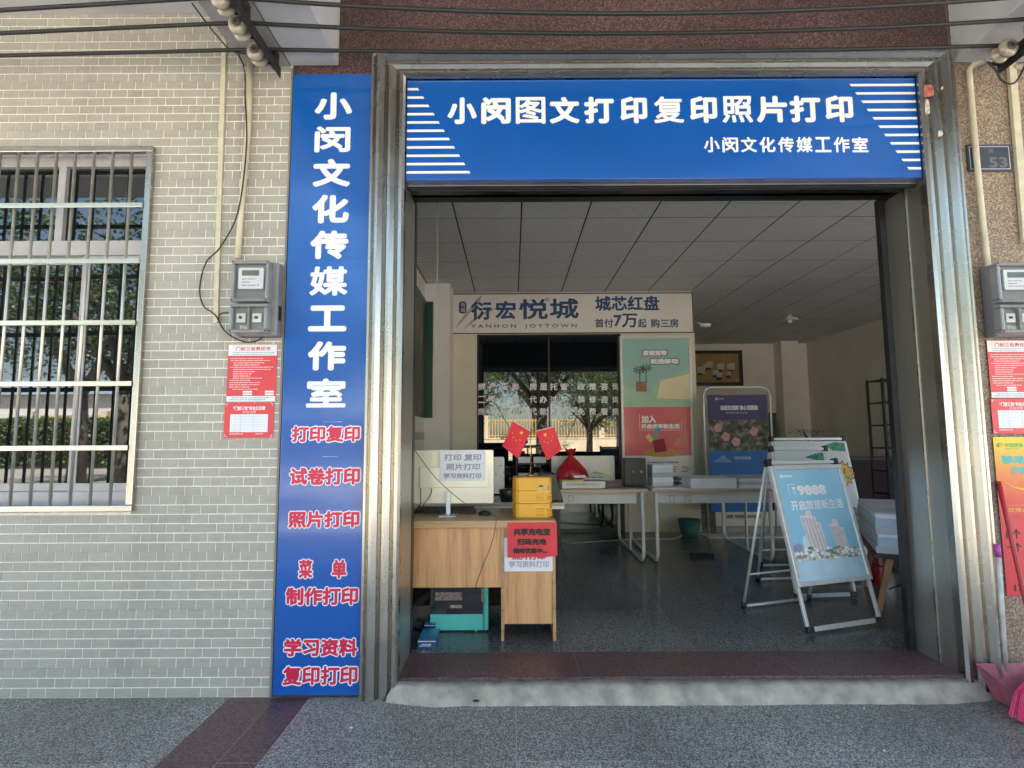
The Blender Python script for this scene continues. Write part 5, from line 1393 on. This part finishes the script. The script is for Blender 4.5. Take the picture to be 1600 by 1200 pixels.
MB().box(c.x-.6, XR-.3, 8.2, 8.9, FL, zc-.03).build('cabinet', pmat('dark_purple_cabinet', (.035, .02, .035), .5), bc); MB().box(c.x-.62, XR-.28, 8.18, 8.92, zc-.0295, zc).build('countertop', pmat('grey_counter', (.1, .1, .11), .4), bc)

# ================================================================== THINGS ON THE FACADE
def notice(px, label1, label2, dx=0, both=True):
    y0_ = YF-.004
    x0, x1 = px
    X = [x0, x1, at(390, 628, y0_).z, at(390, 538, y0_).z]
    n1 = thing('duty_notice', label1, 'notice', (x0, y0_, X[2]), 'red duty notices on the walls')
    sheet('paper', REDN, n1, x0, x1, X[2], X[3], y0_, .0015)
    w_ = x1-x0; h_ = X[3]-X[2]; f = y0_-.0018
    sheet('white_header', PAPER, n1, x0+.002, x1-.002, X[3]-h_*.2, X[3]-.002, f, .0003); sheet('white_footer', PAPER, n1, x0+.002, x1-.002, X[2]+.002, X[2]+h_*.1, f, .0003)
    f -= .0006
    lettering('门前三包责任书', n1, pmat('notice_red_ink', (.6, .1, .12), .5), x0+w_*.16, x1-w_*.14, X[3]-h_*.115, X[3]-h_*.045, f, bold=.0008)
    printed_lines(n1, INK, x0+w_*.04, x1-w_*.05, X[3]-h_*.19, X[3]-h_*.13, 2, f, 2, .3, minw=.9)
    printed_lines(n1, pmat('pink_white_ink', (.8, .45, .45), .5), x0+w_*.05, x1-w_*.05, X[2]+h_*.2, X[3]-h_*.23, 15, f, 3, .38, minw=.45)
    for a, b in ((.33, .52), (.78, .96)):
        for k in (0, 1): sheet('blank_field', PAPER, n1, x0+w_*a, x0+w_*b, X[2]+h_*(.115+.045*k), X[2]+h_*(.145+.045*k), f+.0004, .0003)
    printed_lines(n1, INK, x0+w_*.06, x1-w_*.05, X[2]+h_*.02, X[2]+h_*.085, 2, f, 6, .35, minw=.6)
    z1 = X[2]-.004; z0 = at(390, 684, y0_).z; off = -.006
    n2 = thing('record_notice', label2, 'notice', (x0, y0_, z0), 'red record notices on the walls')
    sheet('paper', REDN, n2, x0+off, x1+off, z0, z1, y0_, .0015); f = y0_-.0018; h_ = z1-z0
    lettering('“门前三包”共治公示牌', n2, PAPER, x0+w_*.15, x1-w_*.2, z1-h_*.22, z1-h_*.1, f, bold=.0008); lettering('共治记录', n2, PAPER, x0+w_*.34, x1-w_*.38, z1-h_*.3, z1-h_*.24, f)
    sheet('white_table', PAPER, n2, x0+w_*.1, x1-w_*.14, z0+h_*.16, z1-h_*.33, f, .0003)
    g_ = MB(); ta, tb, tc_, td = x0+w_*.1, x1-w_*.14, z0+h_*.16, z1-h_*.33
    for k in range(1, 7): g_.box(ta, tb, f-.0008, f-.0005, tc_+(td-tc_)*k/7, tc_+(td-tc_)*k/7+.0008)
    for q in (.13, .28, .62): g_.box(ta+(tb-ta)*q, ta+(tb-ta)*q+.0008, f-.0012, f-.0009, tc_, td)
    g_.build('table_lines', pmat('table_grey', (.4, .36, .42), .5), n2)
    cr_ = MB(); e = .006; L_ = .014
    for cx_, cz_, sx, sz in ((x0+off+e, z1-e, 1, -1), (x1+off-e, z1-e, -1, -1), (x0+off+e, z0+e, 1, 1), (x1+off-e, z0+e, -1, 1)):
        cr_.box(cx_, cx_+sx*L_, f-.0004, f, cz_, cz_+sz*.0025); cr_.box(cx_, cx_+sx*.0025, f-.0008, f-.0004, cz_+sz*.0026, cz_+sz*L_)
    cr_.build('corner_marks', PAPER, n2)
    printed_lines(n2, PAPER, x0+w_*.1, x0+w_*.45, z0+h_*.09, z0+h_*.13, 1, f, 3, .5); printed_lines(n2, PAPER, x0+w_*.62, x0+w_*.9, z0+h_*.09, z0+h_*.13, 1, f, 4, .5)


nl = at(355, 590, YF-.004).x, at(432, 590, YF-.004).x
notice(nl, 'red and white Chinese duty notice on the tiled wall under the left meter box', 'red notice with blank white table, below the duty notice on the tiled wall')
nr = at(1546, 590, YF-.004).x; nr = (nr, nr+nl[1]-nl[0])
notice(nr, 'red and white Chinese duty notice on the brown granite pier under the right meter box', 'red notice with blank white table, above the yellow poster on the granite pier')

# yellow-red poster and red poster at right
yv = YF-.002
m, n, l, b = nodes_of('yellow_red_gradient_print')
tc = n.new('ShaderNodeNewGeometry'); sp_ = n.new('ShaderNodeSeparateXYZ'); l.new(tc.outputs['Position'], sp_.inputs[0])
mr = n.new('ShaderNodeMapRange'); zlo, zhi = at(1575, 785, yv).z, at(1575, 690, yv).z
mr.inputs['From Min'].default_value = zlo; mr.inputs['From Max'].default_value = zhi; l.new(sp_.outputs[2], mr.inputs['Value'])
cr = n.new('ShaderNodeValToRGB'); cr.color_ramp.elements[0].color = (.6, .04, .03, 1); cr.color_ramp.elements[1].color = (.72, .5, .03, 1); k = cr.color_ramp.elements.new(.45); k.color = (.66, .18, .03, 1)
l.new(mr.outputs[0], cr.inputs[0]); l.new(cr.outputs[0], b.inputs['Base Color']); b.inputs['Roughness'].default_value = .35
YRP = m
xa = at(1556, 740, yv).x; xb = xa+.42; za, zb_ = at(1575, 806, yv).z, at(1565, 683, yv).z
yp2 = thing('telecom_poster', 'yellow to red printed poster with teal Chinese lettering on the brown granite pier', 'poster', (xa, yv, za))
sheet('printed_sheet', YRP, yp2, xa, xb, za, zb_, yv-.0, .0015); f = yv-.002
TL = pmat('teal_ink', (.05, .42, .4), .5); GN = pmat('green_ink', (.18, .4, .06), .5)
w_ = 1/300.0
c = (xa+.034, zb_-.045)
lg = MB()
for k in (0, 1, 2): lg.tube([(c[0]+(.013-.004*k)*math.cos(a*.4+k)*1.2, f, c[1]+(.013-.004*k)*math.sin(a*.4+k)) for a in range(10)], .002, 4)
lg.build('knot_logo', GN, yp2)
lettering('中国移动', yp2, GN, xa+.06, xa+.16, zb_-.055, zb_-.032, f, bold=.0012)
printed_lines(yp2, GN, xa+.06, xa+.16, zb_-.068, zb_-.06, 1, f, 3, .6)
lettering('移动营业', yp2, TL, xa+.035, xa+.3, zb_-.145, zb_-.1, f, bold=.003); lettering('代理点', yp2, TL, xa+.08, xa+.24, zb_-.2, zb_-.16, f, bold=.0025)
lettering('日常业务', yp2, pmat('orange_ink', (.75, .3, .05), .5), xa+.05, xa+.2, za+.02, za+.043, f, bold=.001)
MB().box(xa+.03, xb-.01, f-.0005, f, za+.055, za+.0575).build('rule_line', pmat('orange_ink', (.75, .3, .05), .5), yp2)
sw = catmull([(xa+.04, f, zb_-.245), (xa+.1, f, zb_-.275), (xa+.2, f, zb_-.285), (xa+.32, f, zb_-.26)], 6); MB().tube(sw, [.0015+.004*math.sin(i/len(sw)*3.1) for i in range(len(sw))], 4).build('swoosh_print', FYEL, yp2)
xr0 = at(1567, 860, yv).x; zr0 = at(1590, 931, yv).z
rp = thing('red_poster', 'plain red poster with dark writing below the yellow telecom poster on the pier', 'poster', (xr0, yv, zr0))
sheet('printed_sheet', pmat('tomato_red_paper', (.6, .035, .05), .4, 0, .05, 3), rp, xr0, xr0+.4, zr0, za-.001, yv, .0012)
lettering('办个', rp, INKB, xr0+.02, xr0+.1, at(1590, 842, f).z, at(1590, 826, f).z, f, bold=.0014); lettering('一个', rp, INKB, xr0+.02, xr0+.1, at(1590, 862, f).z, at(1590, 848, f).z, f, bold=.0012)
lettering('17', rp, INKB, at(1585, 920, f).x, at(1585, 920, f).x+.05, at(1590, 924, f).z, at(1590, 913, f).z, f, bold=.002)

# house number plate
yv = YF-.004; x0, x1, z0, z1 = at(1511, 246, yv).x, at(1580, 246, yv).x, at(1545, 268, yv).z, at(1545, 226, yv).z
hp = thing('house_number_plate', 'dark blue house number plate with thin white border on the brown granite pier', 'number plate', (x0, yv, z0))
MB().box(x0, x1, yv-.003, YF+.003, z0, z1).build('plate', pmat('plate_navy', (.035, .045, .07), .45), hp, bevel=.002)
b_ = MB(); t = .0035; g_ = .012
for q in ((x0+g_, x1-g_, z1-g_-t, z1-g_), (x0+g_, x1-g_, z0+g_, z0+g_+t), (x0+g_, x0+g_+t, z0+g_+t, z1-g_-t), (x1-g_-t, x1-g_, z0+g_+t, z1-g_-t)): b_.box(q[0], q[1], yv-.0045, yv-.0032, q[2], q[3])
b_.build('border_line', pmat('lilac_white', (.5, .5, .58), .5), hp)
NG = pmat('worn_number_grey', (.12, .12, .135), .5)
lettering('53', hp, NG, x0+.12, x0+.225, z0+.02, z0+.085, yv-.004, bold=.003)
lettering('湾', hp, NG, x0+.12, x0+.15, z1-.055, z1-.025, yv-.004, bold=.001)


# conduits
def pipe(name, label, pts, r, mat=PVC, flat=False, cat='conduit', group='cream cable conduits on the wall'):
    if flat:
        a, b = pts[0], pts[-1]; m_ = MB()
        V = []
        for p in (a, b):
            for dx, dy in ((-r, 0), (r, 0), (r, -r*1.1), (-r, -r*1.1)): V.append((p.x+dx, YF-.001+dy, p.z))
        m_.add(V, [(0, 1, 2, 3), (4, 7, 6, 5), (0, 4, 5, 1), (1, 5, 6, 2), (2, 6, 7, 3), (3, 7, 4, 0)]); o = m_.build(name, mat, None, bevel=.002)
    else:
        o = MB().tube(pts, r, 12).build(name, mat)
    return tag(o, label, cat, group)


A = at(351, 52, YF-.01); B = at(336, 505, YF-.01); B.x = at(337, 505, YF-.01).x
pipe('flat_cable_duct', 'flat cream cable duct running down the tiled wall, leftmost of the wall conduits', [A, B], .0135, flat=True)
pz = YF-.03
pipe('round_conduit', 'round cream pipe running down the tiled wall into the left meter box', [at(391, 95, pz), at(388, 200, pz), at(376, 340, pz), at(371, 404, pz)], .0165)
P_ = [at(1540, 95, pz-.05), at(1521, 101, pz-.02), at(1514, 110, pz), at(1518, 160, pz), at(1527, 260, pz), at(1536, 350, pz), at(1549, 462, pz), at(1553, 474, pz-.01), at(1562, 476, pz-.01)]
pipe('round_conduit', 'round cream pipe crossing the number plate and ending at the right meter box', P_, .0155)
pipe('flat_cable_duct', 'wide flat cream cable duct at the far right above the right meter box', [at(1577, 75, YF-.01), at(1602, 380, YF-.01)], .021, flat=True)
pipe('duct_branch', 'short horizontal cream duct joining the wide duct under the right bracket', [at(1584, 105, YF-.02), at(1640, 105, YF-.02)], .014)


def meter(px0, px1, py0, py1, label, flip=1):
    y0 = YF-.13; x0 = at(px0, (py0+py1)/2, y0).x; x1 = x0+.235; z0, z1 = at(px0, py1, y0).z, at(px0, py0, y0).z
    t_ = thing('meter_box', label, 'meter box', ((x0+x1)/2, YF, z0), 'grey electricity meter boxes on the walls')
    G1 = pmat('grey_box_plastic', (.2, .2, .21), .5, 0, .15, 6); G2 = pmat('smoky_box_cover', (.24, .245, .25), .12, 0, .15, 6, coat=.6)
    MB().box(x0+.012, x1, YF-.075, YF-.001, z0, z1).build('back_box', G1, t_, bevel=.008)
    zm_ = z0+(z1-z0)*.42; fw = x1-.03
    for a, b in ((zm_+.006, z1-.006), (z0+.008, zm_-.006)):
        f_ = MB(); tt = .018
        for q in ((x0, fw, b-tt, b), (x0, fw, a, a+tt), (x0, x0+tt, a+tt, b-tt), (fw-tt, fw, a+tt, b-tt)): f_.box(q[0], q[1], y0, YF-.0755, q[2], q[3])
        f_.build('cover_frame', G2, t_, bevel=.006)
    MB().box(x0+.019, fw-.019, y0+.025, YF-.076, zm_+.025, z1-.025).build('meter_recess', pmat('recess_grey', (.17, .175, .18), .4), t_)
    MB().box(x0+.019, fw-.019, y0+.025, YF-.076, z0+.027, zm_-.025).build('breaker_recess', MATS['recess_grey'], t_)
    mx0, mx1 = x0+.038, fw-.03; mz0, mz1 = zm_+.075, z1-.045
    MB().rbox(mx0, mx1, y0+.006, y0+.024, mz0, mz1, .008).build('meter_face', pmat('meter_white', (.55, .56, .58), .35), t_, bevel=.003)
    MB().box(mx0+.02, mx1-.025, y0+.004, y0+.0065, mz1-.045, mz1-.015).build('meter_display', pmat('lcd_grey', (.12, .14, .13), .2), t_)
    printed_lines(t_, INK, mx0+.02, mx1-.02, mz0+.012, mz1-.055, 3, y0+.005, 3, .3)
    for k in (0, 1):
        a = x0+.035+k*.085; MB().box(a, a+.05, y0+.01, y0+.024, z0+.065, z0+.115).build('circuit_breaker', pmat('breaker_white', (.5, .5, .48), .4), t_, bevel=.002)
        MB().box(a+.015, a+.03, y0+.004, y0+.01, z0+.085, z0+.098).build('breaker_switch', BLACK, t_)
    for sx_, sz_ in ((x0+.009, z1-.014), (fw-.009, z1-.014), (x0+.009, zm_+.014), (fw-.009, zm_+.014), (x0+.009, z0+.016), (fw-.009, z0+.016)):
        MB().lathe([(.0045, .001), (.0045, -.0015), (.001, -.002)], (sx_, y0, sz_), 8, 'Y').build('screw', DARK, t_)
    sheet('worn_label', pmat('worn_label_paper', (.42, .4, .34), .7, 0, .4, 60), t_, x0+.05, x0+.1, z0+.032, z0+.05, y0+.0245, .0006)
    MB().box((x0+fw)/2-.004, (x0+fw)/2+.004, y0+.001, y0+.024, z0+.028, zm_-.026).build('divider', G2, t_)
    MB().box(x1-.001, x1+.004, YF-.06, YF-.03, z0+.09, z0+.17).build('side_latch', BLACK, t_)
    return t_


meter(359, 422, 405, 522, 'grey plastic electricity meter box on the beige tiled wall beside the blue sign')
meter(1562, 1620, 408, 522, 'grey plastic electricity meter box on the brown granite pier at the right edge')
# small yellow glow of the right meter is a paper inside
# loose wires on the tiled wall
yw_ = YF-.02
lw1 = MB().tube(catmull([at(373, 85, YF-.15), at(382, 110, YF-.05), at(383, 150, YF-.05), at(385, 230, YF-.05), at(372, 330, YF-.05), at(345, 385, yw_), at(322, 410, yw_), at(312, 450, yw_), at(318, 478, yw_), at(336, 492, yw_), at(352, 518, yw_), at(378, 533, yw_), at(400, 533, yw_), at(413, 524, YF-.05)]), .0038, 6).build('drooping_wire', RUBBER)
tag(lw1, 'thin black wire dropping from the bracket and looping under the left meter box', 'wire')
lw2 = MB().tube(catmull([at(300, 5, 2.75), at(330, 45, 2.9), at(360, 78, 2.9), at(385, 84, 2.92)]), .004, 6).build('drooping_wire', RUBBER); tag(lw2, 'short black wire sagging from the cables to the left insulator bracket', 'wire')
lw3 = MB().tube(catmull([at(1543, 96, 2.95), at(1556, 110, 2.95), at(1565, 125, 2.95), at(1580, 131, 2.95), at(1592, 122, 2.95), at(1604, 95, 2.95)]), .0055, 6).build('drooping_wire', RUBBER); tag(lw3, 'thick black wire hanging in a loop under the right insulator bracket', 'wire')
tag(MB().tube(catmull([at(344, 505, yw_), at(341, 498, yw_), at(345, 490, yw_), at(357, 488, yw_)]), .003, 6).build('wire_stub', RUBBER), 'short curled wire between the flat duct and the left meter box', 'wire')

# insulator brackets and overhead cables
WY = [2.53, 2.70, 2.90]; WZ = 1.34+2.1
INS = pmat('brown_cream_porcelain', (.36, .31, .23), .25, 0, .15, 8, coat=.5); INSD = pmat('dirty_porcelain', (.1, .09, .085), .4)
IRON = pmat('rusty_dark_iron', (.035, .035, .035), .6, .4, .5, 25, bump=.3, bscale=80)


def bracket(px3, label):
    x = px3
    t_ = thing('insulator_bracket', label, 'bracket', (x, 2.75, WZ), 'insulator brackets under the balcony')
    MB().box(x+.03, x+.075, 2.35, 3.02, WZ-.0, WZ+.012).build('bracket_bar', IRON, t_, bevel=.002); MB().box(x+.068, x+.075, 2.352, 3.018, WZ-.05, WZ-.0005).build('bracket_flange', IRON, t_, bevel=.001)
    MB().box(x+.03, x+.075, 2.6, 2.64, WZ+.0125, bz+.0-.001).build('hanger', IRON, t_); MB().box(x+.03, x+.075, 2.95, 2.99, WZ+.0125, bz-.001).build('hanger', IRON, t_)
    for y_ in WY:
        i_ = MB().lathe([(.016, -.055), (.04, -.052), (.05, -.036), (.048, -.02), (.028, -.01), (.028, .002), (.046, .01), (.05, .024), (.04, .036), (.012, .04)], (x, y_, WZ), 18, 'Y').build('insulator', INS, t_)
        MB().tube([(x, y_-.062, WZ), (x, y_+.06, WZ), (x+.05, y_+.06, WZ-.002)], .007, 8).build('pin', IRON, i_)
        MB().lathe([(.018, -.0585), (.026, -.0565), (.026, -.0545)], (x, y_, WZ), 12, 'Y').build('insulator_tip', INSD, i_)
    return t_


xl = at(404, 86, 2.9).x; xr = at(1567, 78, 2.9).x
bracket(xl, 'dark iron bracket with three round porcelain insulators under the beam above the blue vertical sign')
bracket(xr, 'dark iron bracket with three round porcelain insulators at the top right corner')
WLb = ('nearest, highest of the three black cables spanning above the shop', 'middle one of the three black cables spanning above the shop', 'lowest of the three black cables, just above the steel door head')
for k, y_ in enumerate(WY):
    # photo heights: left edge, left bracket, middle, right bracket
    pys = ((16, 3, 22, 24), (52, 42, 53, 52), (87, 80, 82, 78))[k]
    ptsW = [Vector((-4.2, y_, at(-80, pys[0]+3, y_).z)), Vector((at(0, 20, y_).x, y_, at(0, pys[0], y_).z)), Vector((xl, y_, WZ+.038)), Vector((at(850, 50, y_).x, y_, at(850, pys[2], y_).z)), Vector((xr, y_, WZ+.038)), Vector((4.6, y_, WZ+.03))]
    dense = []
    segs = [(ptsW[0], ptsW[1], 0), (ptsW[1], ptsW[2], -.002), (ptsW[2], ptsW[4], None), (ptsW[4], ptsW[5], 0)]
    for a, b, s_ in segs:
        for i in range(24):
            t_ = i/24; p = a.lerp(b, t_)
            if s_ is None: p.z -= (WZ+.038-ptsW[3].z)*4*t_*(1-t_)
            dense.append(p)
    dense.append(ptsW[5])
    for p in dense: p.z = min(p.z, WZ+.05) if p.x > xl-.2 else p.z
    o = MB().tube(dense, .0105, 8).build('overhead_cable', RUBBER); tag(o, WLb[k], 'cable')

# stickers torn on the right steel jamb
for q, c_ in (((1444, 132, 1459, 152), (.38, .1, .09)), ((1446, 155, 1452, 180), (.45, .4, .36)), ((1466, 203, 1473, 214), (.6, .5, .42)), ((1470, 135, 1474, 141), (.6, .6, .6))):
    X = pbox(*q, YF-.078); rr = random.Random(q[0]+q[1]); P5 = [(X[0], X[2]), (X[1]*.9+X[0]*.1, X[2]+.01), (X[1], (X[2]+X[3])/2), (X[1]*.8+X[0]*.2, X[3]), (X[0]+.004, X[3]-.006)]
    o = MB().poly(P5, YF-.0785, YF-.0775).build('sticker_remnant', pmat('sticker_%s' % ['red', 'grey', 'tan', 'pale'][q[1] % 4], c_, .6, 0, .5, 60)); tag(o, {1444: 'largest torn red sticker remnant on the right steel jamb', 1446: 'long peeled grey sticker strip below the red remnant on the jamb', 1466: 'tan torn sticker scrap, lowest on the right steel jamb', 1470: 'tiny pale sticker dot beside the red remnant on the jamb'}[q[0]], 'sticker', 'torn stickers on the right steel jamb')

# broom, mop handle and dustpan at the right
g0 = at(1600, 1090, z=.0)
yb_ = YF-.16
dp_ = thing('dustpan', 'dusty pink plastic dustpan with long white handle leaning at the right pier', 'dustpan', (at(1590, 1075, yb_).x, yb_, 0))
x0 = at(1549, 1050, yb_).x; PKD = pmat('dusty_pink_plastic', (.36, .1, .13), .5, 0, .25, 20)
zt_ = at(1552, 1049, yb_).z; W_ = .3
V = [(x0, yb_+.1, zt_), (x0+W_, yb_+.1, zt_), (x0+W_-.03, yb_+.07, .01), (x0+.06, yb_+.07, .01), (x0+.015, yb_-.1, zt_-.05), (x0+W_, yb_-.1, zt_-.05), (x0+W_-.03, yb_-.13, .006), (x0+.08, yb_-.13, .006)]
m_ = MB().add(V, [(0, 1, 2, 3), (3, 2, 6, 7), (0, 3, 7, 4), (1, 5, 6, 2)]); o = m_.build('scoop', PKD, dp_)
so_ = o.modifiers.new('solid', 'SOLIDIFY'); so_.thickness = .006; bv = o.modifiers.new('b', 'BEVEL'); bv.width = .01; bv.segments = 3
a, b = at(1560, 870, yb_+.08), at(1571, 1048, yb_+.1)
MB().tube([a, b], .0125, 12).build('handle', pmat('grubby_white_tube', (.5, .48, .46), .45, 0, .2, 15), dp_)
MB().tube([a+Vector((0, 0, .0)), a+Vector((-.003, .0, .065))], [.016, .014], 12).build('handle_cap', pmat('magenta_plastic', (.42, .06, .3), .4), dp_)
yb2 = YF-.32
br_ = thing('broom', 'hot pink bristle broom with red handle leaning on the posters at the right edge', 'broom', (at(1600, 1100, yb2).x, yb2, 0))
bh = Vector((at(1606, 1062, yb2).x, yb2, at(1606, 1062, yb2).z))
top = at(1560, 752, YF-.02)
mid = top+(Vector((at(1597, 925, YF-.12).x, YF-.12, at(1597, 925, YF-.12).z))-top)*1.9
MB().tube([top, at(1578, 830, YF-.06), at(1600, 930, YF-.12), at(1622, 1020, YF-.24), bh+Vector((.08, 0, .04))], .0115, 12).build('handle', pmat('red_handle', (.4, .02, .03), .4), br_)
HP = pmat('hot_pink_bristle', (.85, .03, .16), .45, 0, .25, 60); rr = random.Random(12)
m_ = MB(); cx_, cz_ = bh.x+.08, bh.z
for i in range(900):
    u = rr.random(); v = rr.random()-.5; a = Vector((cx_-.05+.1*u, yb2+v*.03, cz_+.02)); fan = (u-.5)*2
    b = Vector((cx_+fan*.17+rr.uniform(-.008, .008), yb2-.02+v*.09, .004+rr.uniform(0, .014)+.02*abs(fan))); mdl = a.lerp(b, .5)+Vector((fan*.025, 0, .01))
    m_.tube([a, mdl, b], .0014, 3, False)
m_.build('bristles', HP, br_)['kind'] = 'stuff'
MB().rbox(cx_-.06, cx_+.06, yb2-.022, yb2+.022, cz_+.005, cz_+.05, .015).build('broom_head', HP, br_, bevel=.004)

# ================================================================== ACROSS THE STREET (seen in the reflections, and the source of bounced light)
wl = thing('compound_wall', 'sunlit cream boundary wall with yellow railing across the street', 'wall', (0, -23.5, 0))
CW = pmat('cream_render', (.78, .66, .46), .8, 0, .12, 1.5)
MB().box(-40, 40, -24, -23.7, -.02, 1.34).build('wall_base', CW, wl); MB().box(-40, 40, -24.03, -23.67, 1.341, 1.42).build('coping', CW, wl)
YR_ = pmat('yellow_railing_paint', (.72, .48, .12), .5)
m_ = MB()
for i in range(260): m_.box(-26+i*.2, -26+i*.2+.05, -23.87, -23.83, 1.421, 2.75)
m_.build('railing_bars', YR_, wl)['kind'] = 'stuff'
m_ = MB().box(-26, 26, -23.9, -23.875, 2.6, 2.66).box(-26, 26, -23.9, -23.875, 1.55, 1.61); m_.build('railing_rails', YR_, wl)
for i in range(14): MB().box(-26+i*4, -26+i*4+.35, -24.02, -23.68, 1.4205, 2.95).build('wall_pillar', CW, wl)
fb = thing('far_building', 'white building with grey-blue roof beyond the boundary wall', 'building', (-33, -40, 0))
MB().box(-44, -22, -48, -38, 0, 5).build('wall', pmat('white_render', (.75, .73, .68), .8), fb)
MB().add([(-44.6, -37.4, 5), (-21.4, -37.4, 5), (-21.4, -48.6, 5), (-44.6, -48.6, 5), (-44.6, -43, 6.8), (-21.4, -43, 6.8)], [(0, 1, 5, 4), (2, 3, 4, 5), (0, 4, 3), (1, 2, 5), (0, 3, 2, 1)]).build('roof', pmat('blue_sheet_roof', (.25, .32, .4), .5), fb)
for i in range(6): 
    w0 = MB().box(-42.5+i*3.4, -41+i*3.4, -37.99, -37.9, 1.6, 3.4).build('window', WHITE_ALU, fb); MB().box(-42.4+i*3.4, -41.1+i*3.4, -37.899, -37.88, 1.7, 3.3).build('pane', GLASS, w0)
BARK = pmat('grey_bark', (.12, .1, .08), .9, 0, .4, 6, bump=.8, bscale=25)
LEAF = leaf_mat('street_tree_leaf', (.03, .055, .012), (.12, .17, .04))


def make_tree(seed, x, y, H, rad, label, trunk_r=.2):
    rr = random.Random(seed)
    t_ = thing('street_tree', label, 'tree', (x, y, -.02), 'trees lining the street', local=True)
    fork = H*.36
    tr = MB().tube([(0, 0, 0), (.03, .02, fork*.5), (.05, -.03, fork)], [trunk_r*1.25, trunk_r, trunk_r*.85], 10)
    tips = []
    for i in range(7):
        a = i*.9+rr.random()*.5; e = Vector((math.cos(a)*rad*rr.uniform(.45, .8), math.sin(a)*rad*rr.uniform(.45, .8), H*rr.uniform(.55, .9)))
        m1 = Vector((e.x*.45, e.y*.45, fork+(e.z-fork)*.55)); tr.tube([(.05, -.03, fork-.05), m1, e], [trunk_r*.55, trunk_r*.32, .02], 7); tips += [m1, e]
        for k in range(3):
            e2 = e+Vector((rr.gauss(0, rad*.3), rr.gauss(0, rad*.3), rr.gauss(0, H*.08))); tr.tube([m1.lerp(e, .4+.2*k), e2], [trunk_r*.18, .012], 5); tips.append(e2)
    tr.build('trunk', BARK, t_)
    lf = MB(); 
    for _ in range(130):
        b = rr.choice(tips); c = b+Vector((rr.gauss(0, rad*.22), rr.gauss(0, rad*.22), rr.gauss(0, H*.06))); r_ = rr.uniform(.3, .7)
        for i in range(85):
            p = c+Vector((rr.gauss(0, r_*.5), rr.gauss(0, r_*.5), rr.gauss(0, r_*.4)))
            d = Vector((rr.uniform(-1, 1), rr.uniform(-1, 1), rr.uniform(-.8, .5))).normalized(); s = rr.uniform(.06, .12); n_ = d.cross(Vector((rr.uniform(-1, 1), rr.uniform(-1, 1), 1))).normalized()*s*.4; d *= s
            k = len(lf.v); lf.v += [tuple(p), tuple(p+d*.5+n_), tuple(p+d), tuple(p+d*.5-n_)]; lf.f.append((k, k+1, k+2, k+3)); lf.sm.append(False)
    lf.build('crown', LEAF, t_); return t_


hd_ = MB(); rr = random.Random(44)
for i in range(26000):
    p = Vector((rr.uniform(-30, -3.6), rr.uniform(-23.2, -21.6), 2.5*rr.random()**.6)); d = Vector((rr.uniform(-1, 1), rr.uniform(-1, 1), rr.uniform(-.5, .8))).normalized()*.17; n_ = d.cross(Vector((rr.uniform(-1, 1), 1, 1))).normalized()*.07
    k = len(hd_.v); hd_.v += [tuple(p), tuple(p+d*.5+n_), tuple(p+d), tuple(p+d*.5-n_)]; hd_.f.append((k, k+1, k+2, k+3)); hd_.sm.append(False)
o = hd_.build('hedge', LEAF); tag(o, 'tall leafy hedge before the cream wall across the street', 'hedge')
T1 = make_tree(1, .95, -3.4, 6.6, 2.6, 'street tree standing opposite the doorway at the kerb')
T2 = make_tree(2, -4.6, -4.2, 6.0, 2.4, 'street tree standing opposite the barred window')
spots = [(T2, 3.9, -13.4, .82, 'low-crowned far pavement tree just right of the doorway axis'), (T1, 6.4, -16, .8, 'low-crowned tree before the cream wall at the right'), (T1, -7.4, -4.5, .95, 'kerb tree opposite the far left end of the tiled wall'), (T2, -1.9, -12.5, 1.1, 'dark leafy tree on the far pavement left of the doorway axis'), (T1, 5.2, -12.0, 1.0, 'far pavement tree to the right of the doorway axis'), (T1, -8.6, -12.2, 1.15, 'far pavement tree opposite the tiled wall'),
         (T2, 7.2, -4.0, 1.0, 'near kerb tree at the right end of the building'), (T2, 11.5, -12.6, 1.2, 'far pavement tree furthest right'), (T1, -14, -11.8, 1.2, 'far pavement tree furthest left'), (T1, 1.8, -30, 1.5, 'tall tree behind the yellow railing, centre'), (T2, 9, -31, 1.6, 'tall tree behind the yellow railing, right side'), (T2, -13, -32, 1.5, 'tall tree behind the yellow railing, left side')]
for k, (src, x, y, s_, lab) in enumerate(spots):
    c = copy_tree(src); c.location = (x, y, -.03); c.rotation_euler = (0, 0, k*1.3+.5); c.scale = (s_, s_, s_); c['label'] = lab
for o in list(sc.objects):
    if '_local' in o: del o['_local']
